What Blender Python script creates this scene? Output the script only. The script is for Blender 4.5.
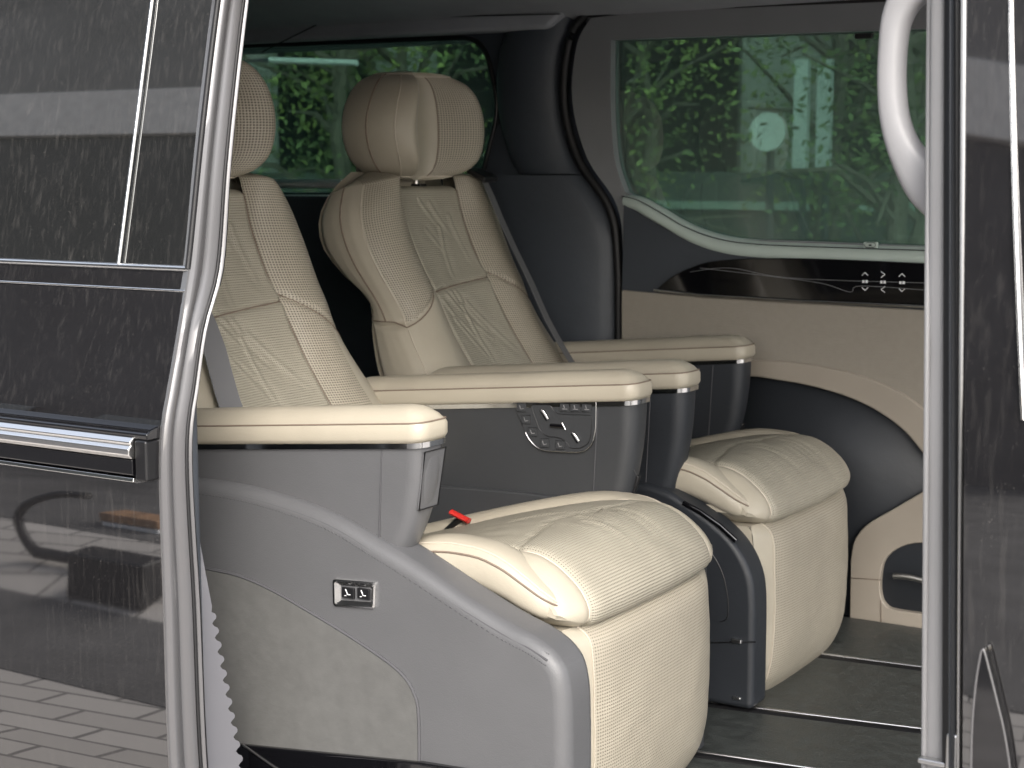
import bpy, bmesh, math, random
from mathutils import Vector, Matrix, noise
random.seed(7)
S = bpy.context.scene
for o in list(bpy.data.objects): bpy.data.objects.remove(o)
COL = S.collection
R = math.radians
# ------------------------------------------------------------------ camera
FPX = 1610.0; YAW = R(31.8); PIT = math.atan((384-172)/FPX)
CAM = Vector((1.294, -2.604, 1.40))
FW = Vector((-math.sin(YAW)*math.cos(PIT), math.cos(YAW)*math.cos(PIT), -math.sin(PIT)))
RT = Vector((math.cos(YAW), math.sin(YAW), 0)); UP = RT.cross(FW)
cd = bpy.data.cameras.new('camera'); cam = bpy.data.objects.new('camera', cd); COL.objects.link(cam)
M3 = Matrix((RT, UP, -FW)).transposed()
cam.matrix_world = Matrix.Translation(CAM) @ M3.to_4x4()
cd.sensor_width = 36; cd.lens = FPX/1024*36; cd.clip_end = 500; cd.clip_start = .02
S.camera = cam
cd.dof.use_dof = True; cd.dof.focus_distance = 2.45; cd.dof.aperture_fstop = 9
# ------------------------------------------------------------------ light
SUN_EL = 37; SUN_AZ = 38      # azimuth measured from -Y towards +X
w = bpy.data.worlds.new('World'); S.world = w; w.use_nodes = True
nt = w.node_tree; bg = nt.nodes['Background']; sky = nt.nodes.new('ShaderNodeTexSky')
sky.sky_type = 'NISHITA'; sky.sun_disc = False
sky.sun_elevation = R(SUN_EL); sky.sun_rotation = R(180-SUN_AZ)
sky.air_density = 1.0; sky.dust_density = 4.0; sky.ozone_density = 1.0
hs_ = nt.nodes.new('ShaderNodeHueSaturation'); hs_.inputs['Saturation'].default_value = .45
nt.links.new(sky.outputs[0], hs_.inputs['Color']); nt.links.new(hs_.outputs[0], bg.inputs[0]); bg.inputs[1].default_value = 0.15
sd = bpy.data.lights.new('sun', 'SUN'); so = bpy.data.objects.new('sun', sd); COL.objects.link(so)
sd.energy = .45; sd.angle = R(25); sd.color = (1, .975, .945)
sv = Vector((math.sin(R(SUN_AZ))*math.cos(R(SUN_EL)), -math.cos(R(SUN_AZ))*math.cos(R(SUN_EL)), math.sin(R(SUN_EL))))
so.rotation_euler = sv.to_track_quat('Z', 'Y').to_euler()
S.view_settings.view_transform = 'Standard'; S.view_settings.look = 'None'
S.view_settings.exposure = 1.64; S.view_settings.gamma = 1
# ------------------------------------------------------------------ helpers
def at(px, py, **k):
    v = FW + (px-512)/FPX*RT - (py-384)/FPX*UP
    for a, c in k.items():
        i = 'XYZ'.index(a); return CAM + v*((c-CAM[i])/v[i])
def interp(tab, t):
    if t <= tab[0][0]: return tab[0][1]
    for (a, b), (c, d) in zip(tab, tab[1:]):
        if t <= c:
            f = (t-a)/(c-a); return b+(d-b)*f
    return tab[-1][1]
def sinterp(tab, t):
    """monotone-ish smooth table lookup (Catmull-Rom)"""
    n = len(tab)
    if t <= tab[0][0]: return tab[0][1]
    if t >= tab[-1][0]: return tab[-1][1]
    for i in range(n-1):
        if t <= tab[i+1][0]:
            x0, y0 = tab[i]; x1, y1 = tab[i+1]; h = x1-x0; f = (t-x0)/h
            m0 = (y1-tab[i-1][1])/(x1-tab[i-1][0]) if i > 0 else (y1-y0)/h
            m1 = (tab[i+2][1]-y0)/(tab[i+2][0]-x0) if i < n-2 else (y1-y0)/h
            return ((2*f**3-3*f*f+1)*y0+(f**3-2*f*f+f)*h*m0+(-2*f**3+3*f*f)*y1+(f**3-f*f)*h*m1)
def cr(pts, n=6, closed=False):
    """Catmull-Rom resampling of a point list"""
    P = [Vector(p) for p in pts]; out = []; N = len(P)
    for i in range(N if closed else N-1):
        p0 = P[i-1] if (closed or i > 0) else P[0]; p1 = P[i]; p2 = P[(i+1) % N]
        p3 = P[(i+2) % N] if (closed or i < N-2) else P[-1]
        for j in range(n):
            t = j/n
            out.append(.5*((2*p1)+(p2-p0)*t+(2*p0-5*p1+4*p2-p3)*t*t+(3*p1-p0-3*p2+p3)*t**3))
    if not closed: out.append(P[-1])
    return out
def rounded(pts, rads, n=5):
    """polygon with rounded corners; pts 2D, rads one per corner or number"""
    P = [Vector(p) for p in pts]; N = len(P); out = []
    for i, p in enumerate(P):
        r = rads[i] if isinstance(rads, (list, tuple)) else rads
        a = (P[i-1]-p); b = (P[(i+1) % N]-p); la, lb = a.length, b.length; a.normalize(); b.normalize()
        if r <= 0: out.append(p.copy()); continue
        d = min(r, la*.49, lb*.49)
        A = p+a*d; B = p+b*d
        for j in range(n+1):
            t = j/n; out.append(A*(1-t)**2+p*2*t*(1-t)+B*t*t)
    return out
def obj(name, verts, faces, mat, parent=None, smooth=True, uv=None, bevel=0, seg=3, ang=35, solid=0, sub=0):
    me = bpy.data.meshes.new(name); me.from_pydata([tuple(v) for v in verts], [], faces)
    bm = bmesh.new(); bm.from_mesh(me)
    bmesh.ops.recalc_face_normals(bm, faces=bm.faces)
    if smooth and not bevel and not sub:
        for e in bm.edges:
            if len(e.link_faces) == 2 and e.calc_face_angle(0) > R(48): e.smooth = False
    bm.to_mesh(me); bm.free()
    if uv is not None:
        L = me.uv_layers.new(name='UVMap')
        for lp in me.loops: L.data[lp.index].uv = uv[lp.vertex_index]
    for p in me.polygons: p.use_smooth = smooth
    if not isinstance(mat, (list, tuple)): mat = [mat]
    for m in mat: me.materials.append(m)
    o = bpy.data.objects.new(name, me); COL.objects.link(o)
    if parent: o.parent = parent
    if solid:
        md = o.modifiers.new('s', 'SOLIDIFY'); md.thickness = solid; md.offset = 0
    if bevel:
        md = o.modifiers.new('b', 'BEVEL'); md.width = bevel; md.segments = seg; md.limit_method = 'ANGLE'; md.angle_limit = R(ang)
        md.harden_normals = True
    if sub:
        md = o.modifiers.new('u', 'SUBSURF'); md.levels = sub; md.render_levels = sub
    return o
def empty(name, loc, label=None, cat=None, group=None):
    o = bpy.data.objects.new(name, None); COL.objects.link(o); o.empty_display_size = .1
    if label: tag(o, label, cat, group)
    return o
def tag(o, label=None, cat=None, group=None, kind=None):
    for k, v in (('label', label), ('category', cat), ('group', group), ('kind', kind)):
        if v: o[k] = v
    return o
class MB:
    def __init__(s): s.v = []; s.f = []; s.uv = []
    def add(s, v, f, uv=None):
        n = len(s.v); s.v += [Vector(p) for p in v]; s.f += [tuple(i+n for i in q) for q in f]
        s.uv += uv if uv else [(0, 0)]*len(v); return s
    def box(s, c, d, rot=None):
        hx, hy, hz = d[0]/2, d[1]/2, d[2]/2
        v = [Vector((x, y, z)) for x in (-hx, hx) for y in (-hy, hy) for z in (-hz, hz)]
        if rot: v = [rot @ p for p in v]
        v = [p+Vector(c) for p in v]
        return s.add(v, [(0,1,3,2),(4,6,7,5),(0,4,5,1),(2,3,7,6),(0,2,6,4),(1,5,7,3)])
    def tube(s, pts, r, n=8, closed=False, flat=1, upv=None):
        P = [Vector(p) for p in pts]; N = len(P); v = []; f = []
        for i, p in enumerate(P):
            t = ((P[(i+1) % N] if (closed or i < N-1) else P[i])-(P[i-1] if (closed or i > 0) else P[i])).normalized()
            ref = Vector(upv) if upv else (Vector((0, 0, 1)) if abs(t.z) < .9 else Vector((1, 0, 0)))
            a = t.cross(ref).normalized(); b = a.cross(t)
            rr = r[i] if isinstance(r, (list, tuple)) else r
            for j in range(n):
                q = 2*math.pi*j/n
                v.append(p+a*math.cos(q)*rr+b*math.sin(q)*rr*flat)
        for i in range(N if closed else N-1):
            for j in range(n):
                k = (i+1) % N
                f.append((i*n+j, i*n+(j+1) % n, k*n+(j+1) % n, k*n+j))
        if not closed: f += [tuple(range(n))[::-1], tuple((N-1)*n+j for j in range(n))]
        return s.add(v, f)
    def build(s, name, mat, parent=None, **k):
        return obj(name, s.v, s.f, mat, parent, uv=s.uv, **k)
def tube(name, pts, r, mat, parent=None, **k):
    return MB().tube(pts, r, **k).build(name, mat, parent)
def loft(name, rings, mat, parent=None, closed=True, caps=True, uv=False, matfn=None, **k):
    n = len(rings[0]); v = [Vector(p) for r_ in rings for p in r_]; f = []
    for i in range(len(rings)-1):
        for j in range(n if closed else n-1):
            f.append((i*n+j, i*n+(j+1) % n, (i+1)*n+(j+1) % n, (i+1)*n+j))
    if caps and closed: f += [tuple(range(n)), tuple((len(rings)-1)*n+j for j in range(n))]
    U = None
    if uv:
        U = []; 
        for i, r_ in enumerate(rings):
            acc = 0
            for j, p in enumerate(r_):
                if j: acc += (Vector(p)-Vector(r_[j-1])).length
                U.append([acc, 0])
        for j in range(n):
            acc = 0
            for i in range(len(rings)):
                if i: acc += (Vector(rings[i][j])-Vector(rings[i-1][j])).length
                U[i*n+j][1] = acc
        # even spacing: average the arc lengths so rows and columns stay straight
        vr = [sum(U[i*n+j][1] for j in range(n))/n for i in range(len(rings))]
        ur = [max(U[i*n+j][0] for i in range(len(rings))) for j in range(n)]
        ur = [sum(U[i*n+j][0] for i in range(len(rings)))/len(rings) for j in range(n)]
        for i in range(len(rings)):
            for j in range(n): U[i*n+j] = [ur[j], vr[i]]
    o = obj(name, v, f, mat, parent, uv=U, **k)
    if matfn:
        w_ = n if closed else n-1
        for q in o.data.polygons: q.material_index = matfn(q.index//w_, q.index % w_)
    return o
def prism(name, outline, y0, y1, mat, parent=None, holes=(), axis='Y', **k):
    """outline = list of (x,z) extruded along Y (or (y,z) along X), optional holes"""
    def P(p, c): return (p[0], c, p[1]) if axis == 'Y' else (c, p[0], p[1]) if axis == 'X' else (p[0], p[1], c)
    if not holes:
        n = len(outline); v = [P(p, y0) for p in outline]+[P(p, y1) for p in outline]
        f = [tuple(range(n)), tuple(range(2*n-1, n-1, -1))]+[(i, (i+1) % n, n+(i+1) % n, n+i) for i in range(n)]
        return obj(name, v, f, mat, parent, **k)
    bm = bmesh.new(); es = []
    for loop in [outline]+list(holes):
        vs = [bm.verts.new(P(p, y0)) for p in loop]
        es += [bm.edges.new((vs[i], vs[(i+1) % len(vs)])) for i in range(len(vs))]
    bmesh.ops.triangle_fill(bm, edges=es, use_beauty=True, use_dissolve=False)
    g = bmesh.ops.extrude_face_region(bm, geom=list(bm.faces))
    d = Vector(P((0, 0), y1-y0)) if axis != 'Z' else Vector((0, 0, y1-y0))
    bmesh.ops.translate(bm, verts=[e for e in g['geom'] if isinstance(e, bmesh.types.BMVert)], vec=d)
    bm.verts.index_update()
    v = [q.co.copy() for q in bm.verts]; f = [tuple(q.index for q in fc.verts) for fc in bm.faces]; bm.free()
    return obj(name, v, f, mat, parent, **k)
def xz(pts, Y): return [(lambda q: (q.x, q.z))(at(p[0], p[1], Y=Y)) for p in pts]
def ln(pts, **k): return [at(p[0], p[1], **k) for p in pts]
# ------------------------------------------------------------------ materials
def mat(name, col, rough=.5, metal=0, coat=0, bump=None, spec=.5, noise_amt=0, noise_scale=8, sheen=0, coatr=.05, rvar=0):
    m = bpy.data.materials.new(name); m.use_nodes = True; nt = m.node_tree; b = nt.nodes['Principled BSDF']
    b.inputs['Base Color'].default_value = (*col, 1); b.inputs['Roughness'].default_value = rough
    b.inputs['Metallic'].default_value = metal; b.inputs['Coat Weight'].default_value = coat
    b.inputs['Coat Roughness'].default_value = coatr; b.inputs['Specular IOR Level'].default_value = spec
    b.inputs['Sheen Weight'].default_value = sheen
    tc = nt.nodes.new('ShaderNodeTexCoord')
    if noise_amt:
        nz = nt.nodes.new('ShaderNodeTexNoise'); nz.inputs['Scale'].default_value = noise_scale; nz.inputs['Detail'].default_value = 6
        nt.links.new(tc.outputs['Object'], nz.inputs['Vector'])
        mr = nt.nodes.new('ShaderNodeMapRange'); mr.inputs['From Min'].default_value = .3; mr.inputs['From Max'].default_value = .7
        mr.inputs['To Min'].default_value = 1-noise_amt; mr.inputs['To Max'].default_value = 1+noise_amt
        nt.links.new(nz.outputs['Fac'], mr.inputs['Value'])
        mx = nt.nodes.new('ShaderNodeVectorMath'); mx.operation = 'SCALE'; mx.inputs[0].default_value = col
        nt.links.new(mr.outputs[0], mx.inputs['Scale']); nt.links.new(mx.outputs[0], b.inputs['Base Color'])
        if rvar:
            m2 = nt.nodes.new('ShaderNodeMapRange'); m2.inputs['From Min'].default_value = .3; m2.inputs['From Max'].default_value = .7
            m2.inputs['To Min'].default_value = rough-rvar; m2.inputs['To Max'].default_value = rough+rvar
            nt.links.new(nz.outputs['Fac'], m2.inputs['Value']); nt.links.new(m2.outputs[0], b.inputs['Roughness'])
    if bump:
        sc, st, dist = bump
        vz = nt.nodes.new('ShaderNodeTexVoronoi'); vz.inputs['Scale'].default_value = sc
        nt.links.new(tc.outputs['Object'], vz.inputs['Vector'])
        nz2 = nt.nodes.new('ShaderNodeTexNoise'); nz2.inputs['Scale'].default_value = sc*.06; nz2.inputs['Detail'].default_value = 3
        nt.links.new(tc.outputs['Object'], nz2.inputs['Vector'])
        ad = nt.nodes.new('ShaderNodeMath'); ad.operation = 'MULTIPLY_ADD'; ad.inputs[1].default_value = 6
        nt.links.new(nz2.outputs['Fac'], ad.inputs[0]); nt.links.new(vz.outputs['Distance'], ad.inputs[2])
        bp = nt.nodes.new('ShaderNodeBump'); bp.inputs['Strength'].default_value = st; bp.inputs['Distance'].default_value = dist
        nt.links.new(ad.outputs[0], bp.inputs['Height']); nt.links.new(bp.outputs[0], b.inputs['Normal'])
    return m
def perf(name, col, pitch=(.0052, .0052), hole=.3, rib=0, ribp=.006, rough=.5):
    """perforated leather: holes in UV metres, optional horizontal ribs"""
    m = mat(name, col, rough, coat=.0, noise_amt=.05, noise_scale=14); nt = m.node_tree; b = nt.nodes['Principled BSDF']
    N = nt.nodes.new; Lk = nt.links.new
    uv = N('ShaderNodeUVMap'); sep = N('ShaderNodeSeparateXYZ'); Lk(uv.outputs[0], sep.inputs[0])
    def mth(op, a, bb=None, c=None):
        n = N('ShaderNodeMath'); n.operation = op
        for i, q in enumerate((a, bb, c)):
            if q is None: continue
            if isinstance(q, (int, float)): n.inputs[i].default_value = q
            else: Lk(q, n.inputs[i])
        return n.outputs[0]
    u = mth('SUBTRACT', mth('FRACT', mth('MULTIPLY', sep.outputs[0], 1/pitch[0])), .5)
    v = mth('SUBTRACT', mth('FRACT', mth('MULTIPLY', sep.outputs[1], 1/pitch[1])), .5)
    rr = mth('SQRT', mth('ADD', mth('MULTIPLY', u, u), mth('MULTIPLY', v, v)))
    h = N('ShaderNodeMapRange'); h.inputs['From Min'].default_value = hole-.08; h.inputs['From Max'].default_value = hole+.08
    h.inputs['To Min'].default_value = 0; h.inputs['To Max'].default_value = 1; Lk(rr, h.inputs['Value'])
    src = [l.from_socket for l in nt.links if l.to_socket == b.inputs['Base Color']][0]
    mx = N('ShaderNodeMix'); mx.data_type = 'RGBA'; mx.inputs[6].default_value = (col[0]*.28, col[1]*.26, col[2]*.24, 1)
    Lk(h.outputs[0], mx.inputs[0]); Lk(src, mx.inputs[7]); Lk(mx.outputs[2], b.inputs['Base Color'])
    hh = h.outputs[0]
    if rib:
        sn = mth('SINE', mth('MULTIPLY', sep.outputs[1], 2*math.pi/ribp)); hh = mth('ADD', mth('MULTIPLY', sn, rib), hh)
    bp = N('ShaderNodeBump'); bp.inputs['Strength'].default_value = .55; bp.inputs['Distance'].default_value = .0012
    Lk(hh, bp.inputs['Height']); Lk(bp.outputs[0], b.inputs['Normal'])
    return m
BEI = (.375, .34, .272)
M = {}
M['leather'] = mat('beige_leather', BEI, .42, coat=.0, bump=(420, .25, .0006), noise_amt=.05, noise_scale=9, rvar=.06)
M['perf'] = perf('perforated_leather', BEI, rough=.45)
M['perfS'] = perf('fine_perforated_leather', BEI, pitch=(.0052, .0052), hole=.22, rough=.42)
M['ribbed'] = perf('ribbed_leather', (.365, .338, .272), pitch=(.0042, .0050), hole=.20, rib=.32, ribp=.0050, rough=.42)
M['piping'] = mat('piping_leather', (.47, .42, .345), .5)
M['seam'] = mat('seam_thread', (.17, .13, .10), .8)
M['greyL'] = mat('grey_leather', (.092, .093, .097), .42, bump=(420, .25, .0006), noise_amt=.05, noise_scale=6, rvar=.05)
M['greyS'] = mat('grey_thread', (.06, .06, .065), .8)
M['alc'] = mat('grey_suede', (.088, .088, .085), .95, bump=(1100, .2, .0008), noise_amt=.08, noise_scale=38, sheen=.08)
M['consP'] = mat('console_plastic', (.034, .036, .039), .48, bump=(500, .2, .0005), noise_amt=.05)
M['darkP'] = mat('dark_plastic', (.019, .022, .027), .5, bump=(600, .25, .0005), noise_amt=.08)
M['blackP'] = mat('black_plastic', (.008, .008, .009), .35)
M['trimD'] = mat('charcoal_trim', (.042, .049, .060), .5, bump=(500, .3, .0006), noise_amt=.1, noise_scale=5)
M['trimM'] = mat('grey_trim', (.20, .205, .215), .5, bump=(500, .2, .0005), noise_amt=.05)
M['ledge'] = mat('window_lit_trim', (.42, .49, .45), .4)
M['ledgeB'] = mat('daylit_rail', (.88, .92, .90), .4)
M['frameC'] = mat('bright_frame', (.93, .92, .9), .22, metal=1)
M['gloss'] = mat('piano_black', (.004, .004, .005), .06, coat=.6, spec=.6)
M['chrome'] = mat('chrome', (.75, .75, .74), .12, metal=1)
M['satin'] = mat('satin_metal', (.6, .6, .6), .28, metal=1)
M['dimmark'] = mat('dim_marking', (.22, .22, .225), .5)
M['white'] = mat('white_marking', (.75, .76, .77), .5)
M['headl'] = mat('headliner', (.30, .31, .33), .9, bump=(700, .4, .0008), noise_amt=.08)
M['rubber'] = mat('rubber_seal', (.006, .006, .007), .55)
M['handleG'] = mat('grey_handle_plastic', (.27, .27, .28), .45, bump=(500, .15, .0004))
M['edgeG'] = mat('door_edge_paint', (.15, .148, .152), .30, metal=.45)
M['pillG'] = mat('grey_pillar_trim', (.22, .22, .225), .5, noise_amt=.04)
M['film'] = mat('pale_strip', (.17, .17, .185), .4)
M['belt'] = mat('belt_webbing', (.12, .12, .125), .7)
M['red'] = mat('red_button', (.45, .02, .015), .4)
M['mat'] = mat('floor_vinyl', (.046, .051, .048), .42, bump=(260, .6, .001), noise_amt=.3, noise_scale=40, rvar=.1)
M['bark'] = mat('bark', (.15, .125, .10), .9, bump=(30, .6, .02), noise_amt=.3)
def fabric():
    m = mat('door_fabric', (.26, .235, .198), .9, noise_amt=.03, noise_scale=60); nt = m.node_tree; b = nt.nodes['Principled BSDF']
    tc = nt.nodes.new('ShaderNodeTexCoord'); mp = nt.nodes.new('ShaderNodeMapping'); mp.inputs['Scale'].default_value = (60, 60, 420)
    nz = nt.nodes.new('ShaderNodeTexNoise'); nz.inputs['Scale'].default_value = 1; nz.inputs['Detail'].default_value = 2
    nt.links.new(tc.outputs['Object'], mp.inputs[0]); nt.links.new(mp.outputs[0], nz.inputs[0])
    bp = nt.nodes.new('ShaderNodeBump'); bp.inputs['Strength'].default_value = .7; bp.inputs['Distance'].default_value = .002
    nt.links.new(nz.outputs['Fac'], bp.inputs['Height']); nt.links.new(bp.outputs[0], b.inputs['Normal']); return m
M['fabric'] = fabric()
M['beigeP'] = mat('beige_trim', (.30, .265, .22), .5, bump=(400, .2, .0005), noise_amt=.04)
def paint(name, col, rough, dust=.12):
    """glossy dark car paint / privacy glass with dried dust and rain streaks"""
    m = bpy.data.materials.new(name); m.use_nodes = True; nt = m.node_tree; b = nt.nodes['Principled BSDF']; N = nt.nodes.new; Lk = nt.links.new
    tc = N('ShaderNodeTexCoord')
    mp = N('ShaderNodeMapping'); mp.inputs['Scale'].default_value = (150, 150, 14); Lk(tc.outputs['Object'], mp.inputs[0])
    st = N('ShaderNodeTexNoise'); st.inputs['Scale'].default_value = 1; st.inputs['Detail'].default_value = 5; Lk(mp.outputs[0], st.inputs[0])
    sp = N('ShaderNodeTexNoise'); sp.inputs['Scale'].default_value = 330; sp.inputs['Detail'].default_value = 2; Lk(tc.outputs['Object'], sp.inputs[0])
    bigm = N('ShaderNodeTexNoise'); bigm.inputs['Scale'].default_value = 4; bigm.inputs['Detail'].default_value = 3; Lk(tc.outputs['Object'], bigm.inputs[0])
    def mr(src, a, c, x, y):
        n = N('ShaderNodeMapRange'); n.inputs['From Min'].default_value = a; n.inputs['From Max'].default_value = c
        n.inputs['To Min'].default_value = x; n.inputs['To Max'].default_value = y; Lk(src, n.inputs['Value']); return n.outputs[0]
    def mth(op, a, c):
        n = N('ShaderNodeMath'); n.operation = op
        for i, q in enumerate((a, c)):
            if isinstance(q, (int, float)): n.inputs[i].default_value = q
            else: Lk(q, n.inputs[i])
        return n.outputs[0]
    s1 = mr(st.outputs['Fac'], .52, .72, 0, 1); s2 = mr(sp.outputs['Fac'], .66, .72, 0, 1); bgm = mr(bigm.outputs['Fac'], .35, .65, .35, 1)
    d = mth('MULTIPLY', mth('MAXIMUM', mth('MULTIPLY', s1, .35), mth('MULTIPLY', s2, .8)), bgm)
    d = mth('MULTIPLY', mth('ADD', d, .12), dust)
    mx = N('ShaderNodeMix'); mx.data_type = 'RGBA'; mx.inputs[6].default_value = (*col, 1); mx.inputs[7].default_value = (.45, .42, .39, 1)
    Lk(d, mx.inputs[0]); Lk(mx.outputs[2], b.inputs['Base Color'])
    b.inputs['Roughness'].default_value = rough; b.inputs['Specular IOR Level'].default_value = .5
    b.inputs['IOR'].default_value = 2.45
    rg = mr(d, 0, .1, rough, rough+.035); Lk(rg, b.inputs['Roughness'])
    return m
M['paint'] = paint('black_paint', (.004, .004, .005), .018, .10)
M['pglass'] = paint('privacy_glass', (.004, .005, .005), .012, .13)
def tinted(name, col, refl=.06):
    m = bpy.data.materials.new(name); m.use_nodes = True; nt = m.node_tree; nt.nodes.clear()
    o = nt.nodes.new('ShaderNodeOutputMaterial'); tr = nt.nodes.new('ShaderNodeBsdfTransparent'); tr.inputs[0].default_value = (*col, 1)
    gl = nt.nodes.new('ShaderNodeBsdfGlossy'); gl.inputs['Roughness'].default_value = .02
    df = nt.nodes.new('ShaderNodeBsdfDiffuse'); df.inputs[0].default_value = (.20, .28, .25, 1)  # diffuse share paints a reflected haze into the glass
    m1 = nt.nodes.new('ShaderNodeMixShader'); m1.inputs[0].default_value = .30
    mx = nt.nodes.new('ShaderNodeMixShader'); mx.inputs[0].default_value = refl
    nt.links.new(tr.outputs[0], m1.inputs[1]); nt.links.new(df.outputs[0], m1.inputs[2])
    nt.links.new(m1.outputs[0], mx.inputs[1]); nt.links.new(gl.outputs[0], mx.inputs[2]); nt.links.new(mx.outputs[0], o.inputs[0]); return m
M['tint'] = tinted('green_tinted_glass', (.40, .56, .50), .11)
# ================================================================== van
van = empty('van', (0, 0, 0), 'black van with its side door slid open to show two cream captain seats', 'van')
def vp(o, label=None):
    if label: o['label'] = label
    return o
YF = .85
# --- headliner and roof
def roof_z(y): return 1.83-.10*(abs(y)/.95)**4
rings = []
for x in (-2.7, -1.5, -.4, .6, 1.3, 1.7):
    rings.append([(x, y, roof_z(y)-(.03 if x > 1.5 else 0)) for y in [(-.95+1.9*i/24) for i in range(25)]])
loft('headliner', rings, M['headl'], van, closed=False, caps=False)
rings = []
for x in (-2.8, -1.5, -.4, .6, 1.3, 1.7):
    rings.append([(x, y, 1.90-.14*(abs(y)/.98)**5) for y in [(-.98+1.96*i/24) for i in range(25)]])
loft('roof', rings, M['paint'], van, closed=False, caps=False)
# --- far side wall with window and door opening
qwin = rounded(xz([(238, 47), (487, 36), (499, 120), (488, 176), (240, 185)], YF), [.03, .06, .03, .045, .03])
qwin = rounded([(-1.78, 1.745), (-.93, 1.735), (-.885, 1.56), (-.95, 1.345), (-1.78, 1.335)], [.03, .07, .05, .07, .03], 8)
opening = cr(xz([(588, 14), (572, 40), (566, 100), (580, 158), (612, 208), (620, 260), (621, 340), (621, 480), (640, 600)], YF), 5)
opening = [(p.x, p.y) for p in opening]+[(-.50, .40), (.60, .40), (.60, 1.772), (-.50, 1.778)]
wall = prism('side_wall', [(-2.7, .36), (1.6, .36), (1.6, 1.81), (-2.7, 1.81)], YF, YF+.05, M['trimD'], van, holes=[qwin, opening], smooth=False)
g = prism('quarter_window', [(p[0], p[1]) for p in qwin], YF+.03, YF+.034, M['tint'], van, smooth=False)
tube('window_frame', [(p[0], YF-.001, p[1]) for p in qwin], .007, M['blackP'], g, closed=True)
# lower rails inside the rear quarter; daylight put into their near-white colour
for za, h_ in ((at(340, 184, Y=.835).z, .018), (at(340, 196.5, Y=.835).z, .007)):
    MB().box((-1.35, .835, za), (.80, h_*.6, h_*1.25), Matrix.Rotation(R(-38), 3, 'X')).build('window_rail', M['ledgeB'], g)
PE = [(.4, -.545), (1.2, -.548), (1.25, -.554), (1.30, -.576), (1.36, -.616), (1.43, -.672), (1.57, -.712), (1.70, -.705), (1.78, -.665)]
# C pillar trim: lower rounded pillar cover
pil = loft('pillar_trim', [[(x, YF-.004-.05*math.sin(math.pi*min(1, max(0, i/24)))**.45, z) for i, x in [(i, sinterp(PE, z)-.44+.44*i/24) for i in range(25)]]
      for z in (.42, .7, 1.0, 1.2, 1.22, 1.24, 1.26, 1.28, 1.30, 1.32, 1.34, 1.36, 1.385, 1.392)], M['trimD'], van, closed=False, caps=False)
loft('pillar_trim', [[(x, YF-.004-.035*math.sin(math.pi*min(1, max(0, i/24)))**.5, z) for i, x in [(i, sinterp(PE, z)-.175+.175*i/24) for i in range(25)]]
      for z in (1.396, 1.42, 1.45, 1.5, 1.55, 1.6, 1.65, 1.7, 1.75, 1.78)], M['trimD'], van, closed=False, caps=False)
prism('roof_rail_trim', [(-2.6, 1.752), (-.72, 1.742), (-.66, 1.79), (1.5, 1.785), (1.5, 1.84), (-2.6, 1.84)], YF-.05, YF+.02, M['headl'], van, bevel=.012)
# lower wall behind third row, load floor, rear panel
prism('rear_trim', [(-2.7, .4), (-.98, .4), (-.98, 1.338), (-2.7, 1.33)], YF-.03, YF, M['trimD'], van, bevel=.01)
prism('rear_panel', [(-.95, .36), (.90, .36), (.9, 1.8), (-.95, 1.8)], -2.75, -2.68, M['trimD'], van, axis='X', holes=[[(-.7, 1.2), (.7, 1.2), (.62, 1.7), (-.62, 1.7)]], smooth=False)
MB().box((-2.71, 0, 1.45), (.006, 1.42, .55)).build('rear_window', M['tint'], van)
# near side body behind the opening
prism('side_wall', [(-2.7, .36), (-.42, .36), (-.42, 1.81), (-2.7, 1.81)], -.84, -.80, M['trimD'], van,
      holes=[[(-2.4, 1.3), (-1.35, 1.3), (-1.35, 1.7), (-2.4, 1.7)]], smooth=False)
MB().box((-1.87, -.82, 1.5), (1.1, .006, .44)).build('quarter_window', M['tint'], van)
prism('roof_side_rail', [(-2.7, 1.77), (1.6, 1.77), (1.6, 1.84), (-2.7, 1.84)], -.95, -.86, M['headl'], van, bevel=.01)
prism('sill', [(-2.7, .20), (1.7, .20), (1.7, .40), (-2.7, .40)], -.98, -.84, M['paint'], van, bevel=.015)
# far sliding door ------------------------------------------------
dopen = [(p.x, p.y) for p in cr(xz([(592, 18), (578, 44), (573, 100), (588, 158), (618, 206), (624, 260), (625, 340), (625, 480), (640, 600)], .84), 5)]
dopen += [(-.48, .40), (.55, .40), (.55, 1.765), (-.50, 1.77)]
fwin = [(p.x, p.y) for p in cr(xz([(612, 40), (612, 110), (616, 160), (626, 192)], .84), 6)] + \
       [(p.x, p.y) for p in cr(xz([(650, 206), (690, 228), (730, 238), (800, 241), (925, 246)], .84), 6)] + [(.42, 1.245), (.42, 1.70)]
fd = prism('far_sliding_door', dopen, .835, .875, M['trimM'], van, holes=[fwin], bevel=.004, smooth=True)
vp(fd, 'closed door across the cabin with tinted window and cream fabric panel')
prism('window', fwin, .858, .862, M['tint'], fd, smooth=False)
tube('door_seal', [Vector((p[0], .838, p[1])) for p in opening[:-4]]+[Vector((-.50, .838, .42))], .011, M['rubber'], fd)
tube('door_seal', [at(588, 14, Y=.838), at(640, 9, Y=.838), at(700, 6, Y=.838), at(890, -2, Y=.838), Vector((.5, .838, 1.77))], .009, M['rubber'], fd)
prism('door_skin', [(-.80, .34), (1.6, .34), (1.6, 1.83), (-.80, 1.83)], .902, .908, M['rubber'], fd, holes=[[(x+(-.004 if x < 0 else .004), z) for x, z in fwin]], smooth=False)
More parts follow.
